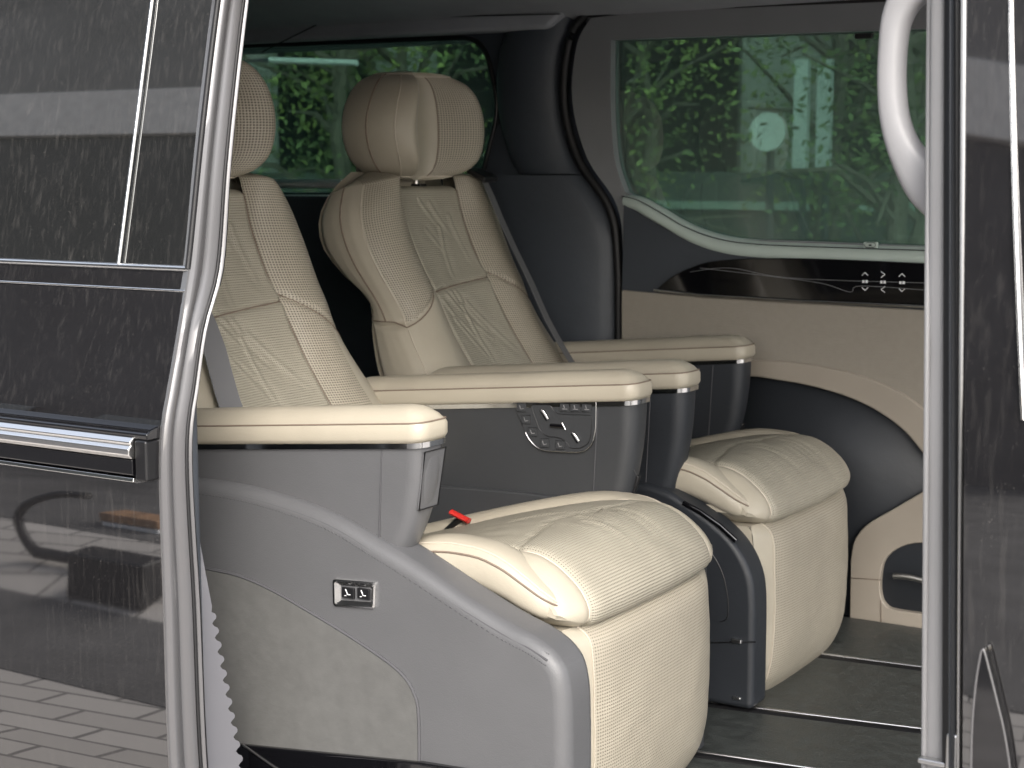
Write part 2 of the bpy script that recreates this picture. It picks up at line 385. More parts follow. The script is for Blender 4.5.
# window sill ledge (green window light put into its pale colour)
sl = cr(ln([(624, 196), (640, 200), (662, 212), (690, 228), (722, 239), (760, 244), (830, 247), (925, 250), (1010, 252)], Y=.83), 6)
rr = []
for i, p in enumerate(sl):
    f = min(1, i/8)
    prof = [(.020, .010), (.012, .012), (0, .009), (-.010, .003), (-.016, -.005), (-.017, -.012), (-.012, -.017), (.010, -.018)]
    rr.append([(p.x, .83+a*(.5+.5*f), p.z-.007+1.35*b*(.6+.4*f)) for a, b in prof])
led = loft('window_sill', rr, M['ledge'], fd, ang=30)
tube('seam_line', [p+Vector((0, -.0125, .000)) for p in sl], .0012, M['darkP'], led, n=6)
rp = at(871, 245, Y=.812)
MB().box((0, 0, 0), (.030, .006, .012), None)
b_ = MB().box(rp, (.032, .008, .013)).build('lock_button', M['ledge'], fd, bevel=.002)
tube('button_outline', [rp+Vector((dx, -.005, dz)) for dx, dz in [(-.010, -.005), (-.013, .0), (-.008, .005), (.010, .005), (.013, 0), (.008, -.005)]], .0008, M['blackP'], b_, closed=True, n=6)
MB().box(rp+Vector((0, -.005, 0)), (.006, .002, .003)).build('button_mark', M['blackP'], b_)
# small black latch at the top of the window
MB().box(at(864, 36, Y=.83), (.04, .012, .012)).build('blind_latch', M['blackP'], fd, bevel=.003)
# door card: upper charcoal, decor, fabric, curved beige band, recess, pocket
up = [(p.x, p.y) for p in cr(xz([(624, 204), (640, 206), (662, 218), (690, 233), (722, 243), (760, 248), (830, 251), (925, 254)], .825), 4)]
prism('door_card', up+[(.45, 1.235), (.45, 1.10)]+xz([(925, 316), (622, 296)], .825), .822, .838, M['trimD'], fd, bevel=.003)
dec = [(p.x, p.y) for p in cr(xz([(657, 289), (672, 277), (690, 268), (714, 261), (760, 258), (830, 259), (925, 263)], .812), 5)]+[(.40, 1.20), (.40, 1.10)]+xz([(925, 305), (800, 300), (700, 294)], .812)
dc = prism('decor_strip', dec, .808, .826, M['gloss'], fd, bevel=.005, seg=4)
tube('trim_line', ln([(654, 290), (700, 295), (800, 301), (925, 306.5), (990, 309)], Y=.806), .0035, M['chrome'], dc)
# faint layered waves in the gloss strip
for a in ([(700, 268), (760, 275), (820, 283), (850, 292), (860, 286), (925, 290)], [(690, 272), (730, 268), (790, 278), (925, 283)]):
    tube('wave_inlay', cr(ln(a, Y=.8075), 6), .0006, M['trimM'], dc, n=6)
fab = xz([(621, 290), (700, 297), (800, 303), (925, 310)], .815)+[(.45, 1.10), (.45, .78)]+\
      [(p.x, p.y) for p in cr(xz([(925, 411), (900, 393), (862, 377), (820, 367), (780, 362), (740, 361), (690, 361), (621, 363)], .815), 4)]
prism('fabric_panel', fab, .815, .835, M['fabric'], fd, bevel=.004)
band = [(p.x, p.y) for p in cr(xz([(621, 360), (690, 360), (740, 360), (780, 361), (820, 366), (862, 376), (900, 392), (925, 410), (945, 430)], .81), 4)] + \
       [(p.x, p.y) for p in cr(xz([(945, 478), (925, 456), (905, 432), (880, 413), (850, 398), (810, 386), (770, 379), (740, 376), (621, 372)], .81), 4)]
prism('curved_band', band, .808, .836, M['beigeP'], fd, bevel=.006)
prism('lower_card', [(-.53, .40), (.5, .40), (.5, 1.0), (-.53, 1.0)], .832, .840, M['darkP'], fd)
pk = [(p.x, p.y) for p in cr(xz([(945, 478), (922, 492), (895, 508), (868, 524), (855, 540), (851, 560)], .82), 4)]+xz([(850, 622), (945, 634)], .82)
ph = [(p.x, p.y) for p in cr(xz([(944, 543), (915, 543), (897, 549), (885, 560), (881, 575), (881, 594), (886, 605), (898, 610), (944, 616)], .82), 3)]
ph = [(min(x, .285), z) for x, z in ph]
pkt = prism('door_pocket', pk+[(.36, .38), (.36, .72)], .816, .836, M['beigeP'], fd, holes=[ph], bevel=.003)
tube('seam_line', ln([(851, 578), (881, 580)], Y=.8145), .001, M['seam'], pkt, n=6)
tube('seam_line', ln([(881, 600), (881, 627)], Y=.8145), .001, M['seam'], pkt, n=6)
MB().tube(cr(ln([(893, 576), (908, 577), (925, 581), (940, 584)], Y=.80), 4), .004, flat=1.6).build('pull_handle', M['satin'], pkt)
# touch markings on the decor strip
mk = MB()
def stroke(mb, a, b, th, Y, dep=.001):
    A = at(*a, Y=Y); B = at(*b, Y=Y); d = B-A; L = d.length
    ang = math.atan2(d.z, d.x); rot = Matrix.Rotation(-ang, 3, 'Y')
    mb.box((A+B)/2, (L, dep, th), rot)
YM = .8068
for cx in (865, 883, 902):
    mk = MB()
    cy = 274+(cx-865)*.03
    if cx == 883:
        stroke(mk, (cx-2, cy-3), (cx+2, cy), .0014, YM); stroke(mk, (cx+2, cy), (cx-2, cy+3), .0014, YM)
        stroke(mk, (cx+2, cy+12), (cx-2, cy+15), .0014, YM); stroke(mk, (cx-2, cy+15), (cx+2, cy+18), .0014, YM)
    else:
        stroke(mk, (cx-3, cy+1.5), (cx, cy-1.5), .0014, YM); stroke(mk, (cx, cy-1.5), (cx+3, cy+1.5), .0014, YM)
        stroke(mk, (cx-3, cy+13.5), (cx, cy+16.5), .0014, YM); stroke(mk, (cx, cy+16.5), (cx+3, cy+13.5), .0014, YM)
    for k in (-1, 1): stroke(mk, (cx+k*1.6-1.1, cy+7.5), (cx+k*1.6+1.1, cy+7.6), .0058, YM)
    mk.build('control_marking', M['white'], dc, smooth=False)
# --- floor ---------------------------------------------------------
def fl(pts, z, z1, name, m, par, **k):
    q = [at(*p, Z=z) for p in pts]; return prism(name, [(a.x, a.y) for a in q], z, z1, m, par, axis='Z', **k)
floor = MB().box((-.5, 0, .355), (4.3, 1.74, .05)).build('floor', M['mat'], van)
r1a = at(700, 702, Z=.400); r1b = at(925, 730, Z=.400); r2a = at(800, 652, Z=.40); r2b = at(925, 668, Z=.40); r0a = at(690, 752, Z=.40); r0b = at(925, 786, Z=.40)
def along(a, b, x): return a.y+(b.y-a.y)*(x-a.x)/(b.x-a.x)
def mpan(a, b, c, d, gap0, gap1, z):
    X0, X1 = -.9, 1.3
    pts = [(X0, along(a, b, X0)+gap0), (X1, along(a, b, X1)+gap0), (X1, along(c, d, X1)-gap1), (X0, along(c, d, X0)-gap1)]
    prism('floor_mat', pts, z-.02, z, M['mat'], floor, axis='Z', bevel=.005)
far = (Vector((-.9, .81, .4)), Vector((1.3, .81, .4)))
mpan(r2a, r2b, far[0], far[1], .012, 0, .402)
mpan(r1a, r1b, r2a, r2b, .014, .016, .399)
mpan(r0a, r0b, r1a, r1b, .014, .016, .399)
nr = (Vector((-.9, -.84, .4)), Vector((1.3, -.84, .4)))
mpan(nr[0], nr[1], r0a, r0b, .0, .016, .399)
for a, b in ((r0a, r0b), (r1a, r1b), (r2a, r2b)):
    X0, X1 = -.9, 1.3
    q = [Vector((X0, along(a, b, X0), .392)), Vector((X1, along(a, b, X1), .392))]
    rl = tube('floor_rail', q, .013, M['blackP'], floor, n=8, flat=.7)
    tube('rail_edge', [p+Vector((0, .010, .006)) for p in q], .0038, M['satin'], rl, n=8)
# --- body side profile ----------------------------------------------
PROF = [(.30, -1.00), (.45, -1.03), (.59, -1.045), (.83, -1.047), (.96, -1.048), (1.03, -1.046), (1.07, -1.04), (1.11, -1.028), (1.20, -1.002), (1.24, -.991), (1.28, -.981), (1.456, -.948), (1.632, -.910), (1.74, -.88)]
def yz(z): return sinterp(PROF, z)
# near sliding door
nd = empty('open_sliding_door', (0, 0, 0)); nd.parent = van; nd['label'] = 'open side door in dusty black paint at the left edge'
XE = -.222
def skin(name, x0, x1, z0, z1, mt, par, off=0, nz=30, **k):
    rings = []
    for i in range(nz+1):
        z = z0+(z1-z0)*i/nz; y = yz(z)+off
        rings.append([(x0, y, z), ((x0+x1)/2, y, z), (x1, y, z), (x1, y+.02, z), (x0, y+.02, z)])
    return loft(name, rings, mt, par, **k)
zbelt = 1.236; 
skin('door_panel', -1.35, XE-.002, .30, 1.238, M['paint'], nd, 0, 60)
skin('belt_panel', -1.35, XE-.004, 1.2425, 1.268, M['paint'], nd, .003, 6)
gl_ = skin('window', -1.35, XE-.006, 1.272, 1.745, M['pglass'], nd, .004, 30)
def hline(z, r, name, par, x1=XE-.003, off=-.003, flat=1, m='chrome'):
    return tube(name, [Vector((-1.35, yz(z)+off, z)), Vector((x1, yz(z)+off, z))], r, M[m], par, flat=flat, n=10)
hline(1.2405, .0020, 'trim_line', nd, off=.000); hline(1.270, .0045, 'trim_line', nd, off=.002)
# divider between door glass and fixed glass
dv = []
for k in range(9):
    y = 0-20+(264+20)*k/8; x = 152+(118-152)*((y)/268); q = None
    z = 1.4
    for _ in range(6):
        q = at(x, y, Y=yz(z)-.001); z = q.z
    dv.append(q)
tube('window_divider', dv, .0024, M['chrome'], nd, n=8, upv=(1, 0, 0))
# scratches on the glass (thin dried streaks)
def onskin(px, py, off=0):
    z = 1.2
    for _ in range(8): q = at(px, py, Y=yz(z)+off); z = q.z
    return q
# black narrow rubber between glass and edge
tube('glass_seal', [Vector((XE-.004, yz(z)-.001, z)) for z in [1.27+.475*i/20 for i in range(21)]], .004, M['rubber'], nd)
# door front edge with folded metal and seal
Lc = [(z, yz(z)) for z in [.30+1.44*i/70 for i in range(71)]]
WID = [(.3, .062), (.59, .063), (.80, .060), (.92, .055), (1.0, .052), (1.1, .050), (1.19, .046), (1.26, .060), (1.4, .054), (1.64, .050), (1.74, .05)]
rings = []
for z, y in Lc:
    wd = sinterp(WID, z)
    prof = [(-.03, -.0015), (.03, -.001), (.08, .003), (.18, .004), (.34, .001), (.44, -.003), (.54, -.001), (.64, .004), (.76, .004), (.80, -.004), (.84, -.004), (.88, .006), (.94, .008), (1.0, 0), (.97, -.04), (.14, -.03)]
    rings.append([(XE+b, y+wd*a, z) for a, b in prof])
ed = loft('door_edge', rings, M['edgeG'], nd)
tube('door_seal', [Vector((XE+.004, y+sinterp(WID, z)*.82, z)) for z, y in Lc], .0026, M['rubber'], nd)
tube('door_seal', [Vector((XE-.004, y+sinterp(WID, z)*1.06, z)) for z, y in Lc], .0055, M['rubber'], nd)
prism('door_inner_card', [(-1.3, .32), (XE-.02, .32), (XE-.02, 1.19), (-1.3, 1.19)], -.970, -.950, M['trimD'], nd, bevel=.01)
# chrome handle strip along the door
H = empty('door_handle', (0, 0, 0)); H.parent = nd
YB = yz(1.02)
def hprof(name, prof, m, x0, x1, **k):
    return loft(name, [[(x, YB+.004-a, b) for a, b in prof] for x in (x0, x1-.02, x1)], m, H, ang=25, **k)
hprof('handle_top', [(0, 1.064), (.018, 1.060), (.026, 1.054), (.024, 1.046), (0, 1.046)], M['gloss'], -1.35, XE-.006, bevel=.002)
hprof('handle_bar', [(0, 1.046), (.026, 1.049), (.033, 1.043), (.031, 1.038), (.036, 1.034), (.036, 1.026), (.030, 1.020), (0, 1.018)], M['frameC'], -1.35, XE-.030, bevel=.0015)
hprof('handle_body', [(0, 1.016), (.028, 1.0185), (.028, .998), (.022, .994), (0, .992)], M['gloss'], -1.35, XE-.032, bevel=.0015)
hprof('trim_line', [(0, .9915), (.026, .9935), (.027, .988), (.020, .985), (0, .985)], M['chrome'], -1.35, XE-.032, bevel=.001)
MB().box((XE-.018, YB-.008, 1.018), (.022, .030, .056)).build('handle_end', M['blackP'], H, bevel=.004)
# scalloped pale strip hanging below the door edge
L = cr(ln([(188, 478), (192, 540), (199, 640), (209, 790)], X=-.262), 8)
Rr = ln([(190, 478), (197, 525), (206, 575), (212, 606)], X=-.262)
teeth = []
for k in range(13):
    y0 = 612+k*14.2; x0 = 213+(y0-612)*.187
    teeth += [at(x0-1.5, y0, X=-.262), at(x0+2.0, y0+1.5, X=-.262), at(x0+3.3, y0+4, X=-.262), at(x0+3.0, y0+6.5, X=-.262), at(x0+.6, y0+9, X=-.262), at(x0-.8, y0+11.5, X=-.262)]
out = L+(Rr+teeth)[::-1]
prism('scalloped_strip', [(p.y, p.z) for p in out], -.265, -.262, M['film'], nd, axis='X', smooth=False)
# --- right side: B pillar, seal, front door --------------------------------
def colm(name, pxl, pxr, Yt, Yb, dep, m, par, y0=-40, y1=820, n=16, bulge=0, **k):
    """vertical member between two image columns, on the leaning body side"""
    rings = []
    for i in range(n+1):
        py = y0+(y1-y0)*i/n
        a = sinterp(pxl, py); b = sinterp(pxr, py)
        zz = at((a+b)/2, py, Y=-.95).z; Y = sinterp([(.5, Yb), (.9, Yb), (1.2, Yb+(Yt-Yb)*.1), (1.7, Yt)], zz)
        A = at(a, py, Y=Y); B = at(b, py, Y=Y); 
        f = [(0, 0), (.08, -.002-bulge*.4), (.35, -.003-bulge), (.65, -.003-bulge), (.92, -.002-bulge*.4), (1, 0)]
        r_ = [A.lerp(B, t)+Vector((0, d, 0)) for t, d in f]
        r_ += [B+Vector((.0, dep, 0)), A+Vector((.0, dep, 0))]
        rings.append(r_)
    return loft(name, rings, m, par, **k)
bp = colm('pillar_trim', [(0, 931), (768, 925)], [(0, 946), (768, 944)], -.835, -.93, .05, M['pillG'], van, ang=30)
tube('pillar_edge', [p+Vector((0, -.002, 0)) for p in [at(930.5-6*i/20*1.0, -30+840*i/20, Y=interp([(0, -.835), (9, -.92), (12, -.93)], i)) for i in range(21)]], .0035, M['pillG'], bp)
colm('pillar_seal', [(0, 944), (768, 942)], [(0, 966), (768, 962)], -.855, -.95, .03, M['rubber'], van, bulge=.004)
sp_ = colm('pillar_seal', [(0, 950), (768, 949)], [(0, 954), (768, 953)], -.868, -.965, .01, M['darkP'], van, bulge=.003)
fdr = empty('front_door', (0, 0, 0)); fdr.parent = van; fdr['label'] = 'closed black front door at the right edge'
colm('door_edge_trim', [(0, 961), (768, 957)], [(0, 965.5), (768, 962)], -.880, -.985, .02, M['satin'], fdr, bulge=.002)
colm('door_panel', [(0, 966), (768, 962.5)], [(0, 1560), (768, 1560)], -.872, -.99, .03, M['paint'], fdr, n=40)
tube('trim_line', [at(1011+ (13*max(0, min(1, py/430))**1.6), py, Y=sinterp([(.5, -.993), (.9, -.993), (1.2, -.981), (1.7, -.875)], at(1000, py, Y=-.95).z)-.002) for py in range(-40, 430, 20)], .0025, M['chrome'], fdr)
# lower door: dark pointed plate with a thin grey rim
lf = ln([(984, 648), (990, 668), (998, 700), (1006, 735), (1012, 780), (1012, 830), (972, 830), (972, 780), (973, 730), (976, 690), (980, 662)], Y=-1.0)
lo = prism('pointed_plate', [(p.x, p.z) for p in cr(lf, 4, True)], -1.004, -.992, M['gloss'], fdr, bevel=.002)
tube('plate_rim', [p+Vector((0, -.004, 0)) for p in cr(lf, 4, True)], .0012, M['edgeG'], lo, closed=True)
# small latch hook low on the edge
lh = at(953, 755, Y=-.955)
MB().box(lh, (.014, .012, .05)).build('latch', M['satin'], fdr, bevel=.004)
MB().box(at(935, 762, Y=-.95), (.035, .012, .006)).build('latch_arm', M['satin'], fdr, bevel=.002)
# grab handle on the inside of the pillar
gc = [(945, -40), (926, -22), (908, -4), (897, 20), (893, 50), (892, 85), (895, 118), (903, 145), (915, 166), (930, 184), (948, 196)]
gp = cr(ln(gc, Y=-.825), 5)
rings = []
for i, p in enumerate(gp):
    t = (gp[min(i+1, len(gp)-1)]-gp[max(i-1, 0)]).normalized(); nrm = Vector((t.z, 0, -t.x))
    f = i/(len(gp)-1); hw = sinterp([(0, .028), (.3, .0160), (.55, .0150), (.72, .018), (.85, .025), (1, .034)], f)
    ring = []
    for j in range(20):
        q = 2*math.pi*j/20; c, s_ = math.cos(q), math.sin(q)
        ring.append(p+nrm*hw*abs(c)**.7*(1 if c > 0 else -1)+Vector((0, .019*abs(s_)**.7*(1 if s_ > 0 else -1), 0)))
    rings.append(ring)
tube('roof_seam', [at(262, 52, Y=.79), at(330, 18, Y=.79), at(420, 17, Y=.79), at(560, 14, Y=.79)], .0018, M['rubber'], van, n=6)
gh = loft('grab_handle', rings, M['handleG'], van)
tube('seam_line', [p+Vector((-.007, -.0150, 0)) for p in gp[4:-6]], .0009, M['greyS'], gh, n=6)

# ================================================================== seats
def vnoise(p, s): return noise.noise(Vector(p)*s)
def seg_d(p, a, b):
    ax, ay = a; bx, by = b; dx, dy = bx-ax, by-ay
    t = max(0, min(1, ((p[0]-ax)*dx+(p[1]-ay)*dy)/(dx*dx+dy*dy))); 
    return math.hypot(p[0]-ax-t*dx, p[1]-ay-t*dy), t
CREASE = [((-.035, 1.335), (.022, 1.275)), ((.022, 1.275), (-.010, 1.165)), ((.004, 1.33), (.052, 1.262)), ((-.035, 1.27), (.008, 1.222)),
          ((.065, 1.30), (.082, 1.20)), ((-.075, 1.135), (.03, 1.03)), ((-.03, 1.135), (.03, 1.05)), ((-.02, 1.105), (-.012, .94)), ((-.10, 1.12), (-.02, 1.03)),
          ((-.078, 1.08), (-.024, .99)), ((.0, 1.11), (.09, 1.0)), ((-.06, 1.15), (.0, 1.07))]
XI = [(.84, -.50), (.90, -.545), (.98, -.605), (1.06, -.660), (1.15, -.712), (1.2, -.742), (1.285, -.780), (1.346, -.797), (1.41, -.815)]
WB = [(.84, .285), (.95, .285), (1.03, .270), (1.075, .260), (1.11, .256), (1.17, .264), (1.25, .272), (1.31, .262), (1.36, .235), (1.39, .205), (1.41, .17)]
SIDE = -1      # the camera-side bolster is plain leather below its seam
RDT = [(.84, .15), (.954, .15), (1.064, .115), (1.128, .090), (1.173, .118), (1.232, .140), (1.279, .136), (1.34, .112), (1.41, .06)]
def make_seat(c, dx, out, kind):
    """c = centre line Y, dx = fore-aft slide, out = -1/+1 side of the belt (window side), kind = near/far"""
    t = empty('captain_seat', (0, 0, 0))
    def W(x, ly, z): return Vector((x+dx, c+ly, z))
    # ---------------- backrest ring
    yv = .118
    F = []   # (f along from centre: region, value)
    NI, NB, NS = 36, 26, 8
    prof = [(0, 0.0), (.06, .012), (.2, .030), (.42, .042), (.62, .036), (.82, .014), (.93, -.012)]
    side = [(.985, -.035), (1.0, -.060), (1.0, -.095), (.96, -.140), (.80, -.170), (.45, -.18)]
    def bp_(z, sgn, s, zone):
        w_ = sinterp(WB, z); xi = sinterp(XI, z)
        if zone == 'i':
            ly = s*yv
            d = .010*(abs(s)**2)*1.0-.006*math.exp(-((1-abs(s))/.05)**2)
            # horizontal seam and pleats
            zs = 1.150+.010*s
            d -= .006*math.exp(-((z-zs)/.0045)**2); d += .006*math.exp(-((z-zs)/.03)**2)
            for a, b in CREASE:
                q, tt = seg_d((ly, z), a, b); d += .0046*math.exp(-(q/.0062)**2)*(1-.6*tt)-.0028*math.exp(-(q/.016)**2)
            d += .0012*vnoise((ly, z, c), 22)
            return W(xi+d, ly, z)
        if zone == 'b': f = s; d = sinterp(prof, f); ly = yv+(f)*(w_-yv)
        else:
            f, d = s; ly = yv+f*(w_-yv)
            if d < -.05: d = -.05+(d+.05)*max(.08, (sinterp(RDT, z)-.05)/.12)
        m = .65+.35*min(1, max(0, (z-1.0)/.15)); 
        if d > 0: d *= m
        # seam between upper wing and lower bolster
        if zone == 'b' or True:
            zz = 1.155-.10*max(0, min(1, f))**1.0+.02
            g_ = .007*math.exp(-((z-zz)/.005)**2)
            d -= g_*(1 if f > .02 else 0)
            ly -= g_*.8 if f > .9 else 0
        d += .010*(1 if zone == 'b' else .3)*0
        d += .0010*vnoise((ly*sgn, z, c+3), 16)
        base = xi+.004
        return W(base+d, sgn*ly, z)
    def rows(ztop, n, z0=.84): return [z0+(ztop-z0)*i/n for i in range(n+1)]
    # insert
    NR = 190
    rings = []
    for z in rows(1.352, NR): rings.append([bp_(z, 1, -1+2*j/(2*NI), 'i') for j in range(2*NI+1)])
    top = [ [p+Vector((-.030*(1-math.cos(a)), 0, .016*math.sin(a))) for p in rings[-1]] for a in [math.pi/2*k/6 for k in range(1, 7)]]
    top += [[p+Vector((-.05, 0, 0)) for p in top[-1]]]
    back = empty('backrest', (0, 0, 0)); back.parent = t
    loft('back_insert', rings+top, M['ribbed'], back, closed=False, caps=False, uv=True)
    zt_ = lambda f: 1.387-.022*f**3
    for sgn in (-1, 1):
        rb = []; rs = []
        for z in rows(1.0, 110, 0):
            rb.append([bp_(.84+(zt_(.93*j/NB)-.84)*z, sgn, .93*j/NB, 'b') for j in range(NB+1)])
        def cap(rr_):
            last = rr_[-1]; outp = []
            cy = c+sgn*.13
            for a in [math.pi/2*k/8 for k in range(1, 9)]:
                xc_ = W(sinterp(XI, 1.40)-.055, 0, 0).x
                outp.append([Vector((xc_+(p.x-xc_)*(.12+.88*math.cos(a)), cy+(p.y-cy)*(1-.42*(1-math.cos(a))), p.z+.014*math.sin(a)*(1 if p.x > xc_-.02 else max(.2, 1-(xc_-.02-p.x)/.06)))) for p in last])
            outp.append([Vector((p.x-.01, cy+(p.y-cy)*.8, p.z-.006)) for p in outp[-1]])
            return outp
        loft('side_bolster', rb+cap(rb), [M['perf'], M['leather']], back, closed=False, caps=False, uv=True, matfn=lambda i, j, sgn=sgn: 1 if (i < 110 and (.84+(zt_(.93*(j+.5)/NB)-.84)*(i+.5)/110) < 1.176-.10*(.93*(j+.5)/NB) and (sgn*SIDE > 0 or j > NB*.55)) else 0)
        pr_ = [(.93, -.012)]+side
        for z_ in rows(1.0, 110, 0):
            rs.append([bp_(.84+(zt_(.93)-.0012*k-.84)*z_, sgn, (interp([(0, pr_[0][0])]+[(i+1, q[0]) for i, q in enumerate(side)], k/4), sinterp([(0, pr_[0][1])]+[(i+1, q[1]) for i, q in enumerate(side)], k/4)), 's') for k in range(0, 25)])
        loft('side_panel', rs+cap(rs), M['leather'], back, closed=False, caps=False)
        # piping along the wing and rear edge
        tube('piping', [bp_(z, sgn, .93, 'b')+Vector((.001, 0, 0)) for z in rows(1.372, 60)], .0014, M['piping'], back, n=6)
        tube('piping', [bp_(z, sgn, (1.0, -.062), 's')+Vector((0, sgn*.0006, 0)) for z in rows(1.366, 40, 1.085)], .0018, M['seam'], back, n=6)
        tube('seam_line', [bp_(z, sgn, 0, 'b') for z in rows(1.36, 60)], .0016, M['seam'], back, n=6)
        zz = [(f, 1.175-.10*f) for f in [k/12 for k in range(13)]]
        tube('seam_line', [bp_(z, sgn, f*.93, 'b')+Vector((.001, 0, 0)) for f, z in zz]+[bp_(1.085, sgn, q, 's') for q in side[:4]], .0015, M['seam'], back, n=6)
    tube('seam_line', [bp_(1.150+.010*s_, 1, s_, 'i')+Vector((.001, 0, 0)) for s_ in [-1+2*k/20 for k in range(21)]], .0015, M['seam'], back, n=6)
    # closed shell behind
    loft('back_shell', [[W(sinterp(XI, z)-sinterp(RDT, z)*1.02, ly, z) for ly in [(-.9+1.8*k/10)*sinterp(WB, z) for k in range(11)]] for z in rows(1.40, 20)], M['leather'], back, closed=False, caps=False)
    # neck block between shoulders
    lo_ = [W(-.905, q, 1.33) for q in (0,)]
    b = MB().box(W(-.905, .01, 1.365), (.075, .19, .11)).build('neck_block', M['leather'], back, bevel=.018, seg=4)
    # ---------------- headrest
    hc = -.006
    HW = [(1.390, .108), (1.402, .138), (1.43, .167), (1.47, .185), (1.505, .187), (1.545, .174), (1.58, .150), (1.603, .124), (1.613, .10)]
    HS = [(1.390, .50), (1.402, .76), (1.43, .95), (1.50, 1.0), (1.56, .97), (1.595, .82), (1.613, .55)]
    def hx(z): return -.838-.02*(z-1.5)-.0
    def hpt(z, q):      # q in 0..1 around front, from -side to +side
        w_ = sinterp(HW, z); s_ = sinterp(HS, z); a = abs(q); sg = 1 if q >= 0 else -1
        # q in [-1,1]: front, |q| -> table of (ly/w, dx)
        ly = sinterp([(0, 0), (.2, .24), (.32, .42), (.5, .68), (.68, .88), (.82, .985), (.92, 1.0), (1, .97)], a)
        d = sinterp([(0, .020), (.15, .022), (.25, .036), (.36, .075), (.48, .105), (.58, .105), (.72, .072), (.84, .025), (1, -.045)], a)
        return W(hx(z)+d*s_, hc+sg*ly*w_, z)
    zs = [1.390, 1.392, 1.396, 1.402, 1.410]+[1.42+.17*k/22 for k in range(23)]+[1.597, 1.603, 1.608, 1.611, 1.613]
    hd = empty('headrest', (0, 0, 0)); hd.parent = t
    def hring(z, qs): return [hpt(z, q) for q in qs]
    def lin(a, b, n): return [a+(b-a)*k/n for k in range(n+1)]
    def hcap(rr_, dz):  return rr_
    loft('head_insert', [hring(z, lin(-.25, .25, 16)) for z in zs], M['leather'], hd, closed=False, caps=False)
    for sg in (-1, 1):
        loft('head_wing', [hring(z, lin(.25*sg, .70*sg, 26)) for z in zs], M['perf'] if sg == 1 else M['leather'], hd, closed=False, caps=False, uv=True)
        loft('head_side', [hring(z, lin(.70*sg, 1.0*sg, 14)) for z in zs], M['leather'], hd, closed=False, caps=False)
        tube('seam_line', [hpt(z, .25*sg)+Vector((.0, 0, 0)) for z in zs], .0013, M['seam'], hd, n=6)
        tube('piping', [hpt(z, .70*sg)+Vector((.001, 0, 0)) for z in zs], .0014, M['piping'], hd, n=6)
        tube('seam_line', [hpt(z, .86*sg)+Vector((.0, sg*.0005, 0)) for z in zs], .0018, M['seam'], hd, n=6)
    # back half and caps
    def bk(z):
        w_ = sinterp(HW, z); s_ = sinterp(HS, z); r_ = []
        for k in range(25):
            a = math.pi*k/24; r_.append(W(hx(z)-.045*s_-.030*s_*math.sin(a)**.6, hc+.97*w_*math.cos(a), z))
        return r_
    loft('head_back', [bk(z) for z in zs], M['leather'], hd, closed=False, caps=False)
    for z, up_ in ((1.390, -1), (1.613, 1)):
        full = hring(z, lin(-1, 1, 60))+bk(z)[1:-1]
        cen = sum(full, Vector())/len(full)
        loft('head_cap', [[cen+(p-cen)*f+Vector((0, 0, up_*h)) for p in full] for f, h in ((1, 0), (.93, .003), (.8, .0055), (.5, .008), (.05, .009))], M['leather'], hd)
        tube('piping', full[:61], .0018, M['piping'], hd, n=6)
    for ly in (-.055, .055):
        tube('headrest_post', [W(-.862, ly+hc, 1.30), W(-.862, ly+hc, 1.41)], .0065, M['chrome'], hd, n=12)
        MB().box(W(-.855, ly+hc, 1.367), (.03, .026, .012)).build('post_collar', M['blackP'], hd, bevel=.003)
    # ---------------- cushion
    cu = empty('seat_cushion', (0, 0, 0)); cu.parent = t
    CP = [(-.60, .695), (-.45, .735), (-.30, .780), (-.18, .815), (-.08, .840), (0, .850), (.045, .850), (.080, .838), (.110, .818), (.132, .796), (.145, .772), (.146, .752), (.138, .738), (.118, .729), (.09, .726), (.02, .726)]
    cp = cr([(a, 0, b) for a, b in CP], 9)
    rings = []
    for i, p in enumerate(cp):
        nx = cp[min(i+1, len(cp)-1)]-cp[max(i-1, 0)]; nx.normalize(); nrm = Vector((-nx.z, 0, nx.x))
        row = []
        for j in range(61):
            s_ = -1+2*j/60; hw = .258
            e = -.026*abs(s_)**9-.008*abs(s_)**2
            d = e+.0015*vnoise((p.x, s_, c+1), 9)
            # pleats and cross seam on the front roll
            for a, b in [((-.02, .02), (.05, .0)), ((.01, .06), (.10, .05)), ((.00, .10), (.12, .10)), ((.02, -.02), (.11, -.01)), ((-.12, .0), (.03, .10)), ((.0, .075), (.10, .075))]:
                if i < len(cp)*.72:
                    q, tt = seg_d((p.x, s_*hw), a, b); d += .0055*math.exp(-(q/.0065)**2)*(1-.5*tt)-.0025*math.exp(-(q/.016)**2)
            seam = -.035+.25*abs(s_*hw+.02)
            if p.z > .8: d -= .005*math.exp(-((p.x-seam)/.005)**2)
            d -= .005*math.exp(-((abs(s_)-.80)/.018)**2)*(1 if p.x > -.02 else 0)
            row.append(W(p.x+nrm.x*d, s_*hw, p.z+nrm.z*d))
        rings.append(row)
    def sub(j0, j1): return [r_[j0:j1+1] for r_ in rings]
    loft('front_pad', sub(6, 54), M['ribbed'], cu, closed=False, caps=False, uv=True)
    for j0, j1, sg in ((0, 6, -1), (54, 60, 1)):
        loft('pad_cheek', sub(j0, j1), M['leather'], cu, closed=False, caps=False)
        edge = [r_[0 if sg < 0 else 60] for r_ in rings]
        cen = W(0, sg*.252, .79)
        loft('pad_side', [edge, [Vector((p.x*.97+cen.x*.03, p.y+sg*.006, p.z*.94+cen.z*.06)) for p in edge], [Vector((p.x*.5+cen.x*.5, p.y+sg*.008, p.z*.5+cen.z*.5)) for p in edge]], M['leather'], cu, closed=False, caps=False)
        tube('piping', [r_[6 if sg < 0 else 54]+Vector((0.001, 0, .0005)) for r_ in rings[40:]], .0016, M['piping'], cu, n=6)
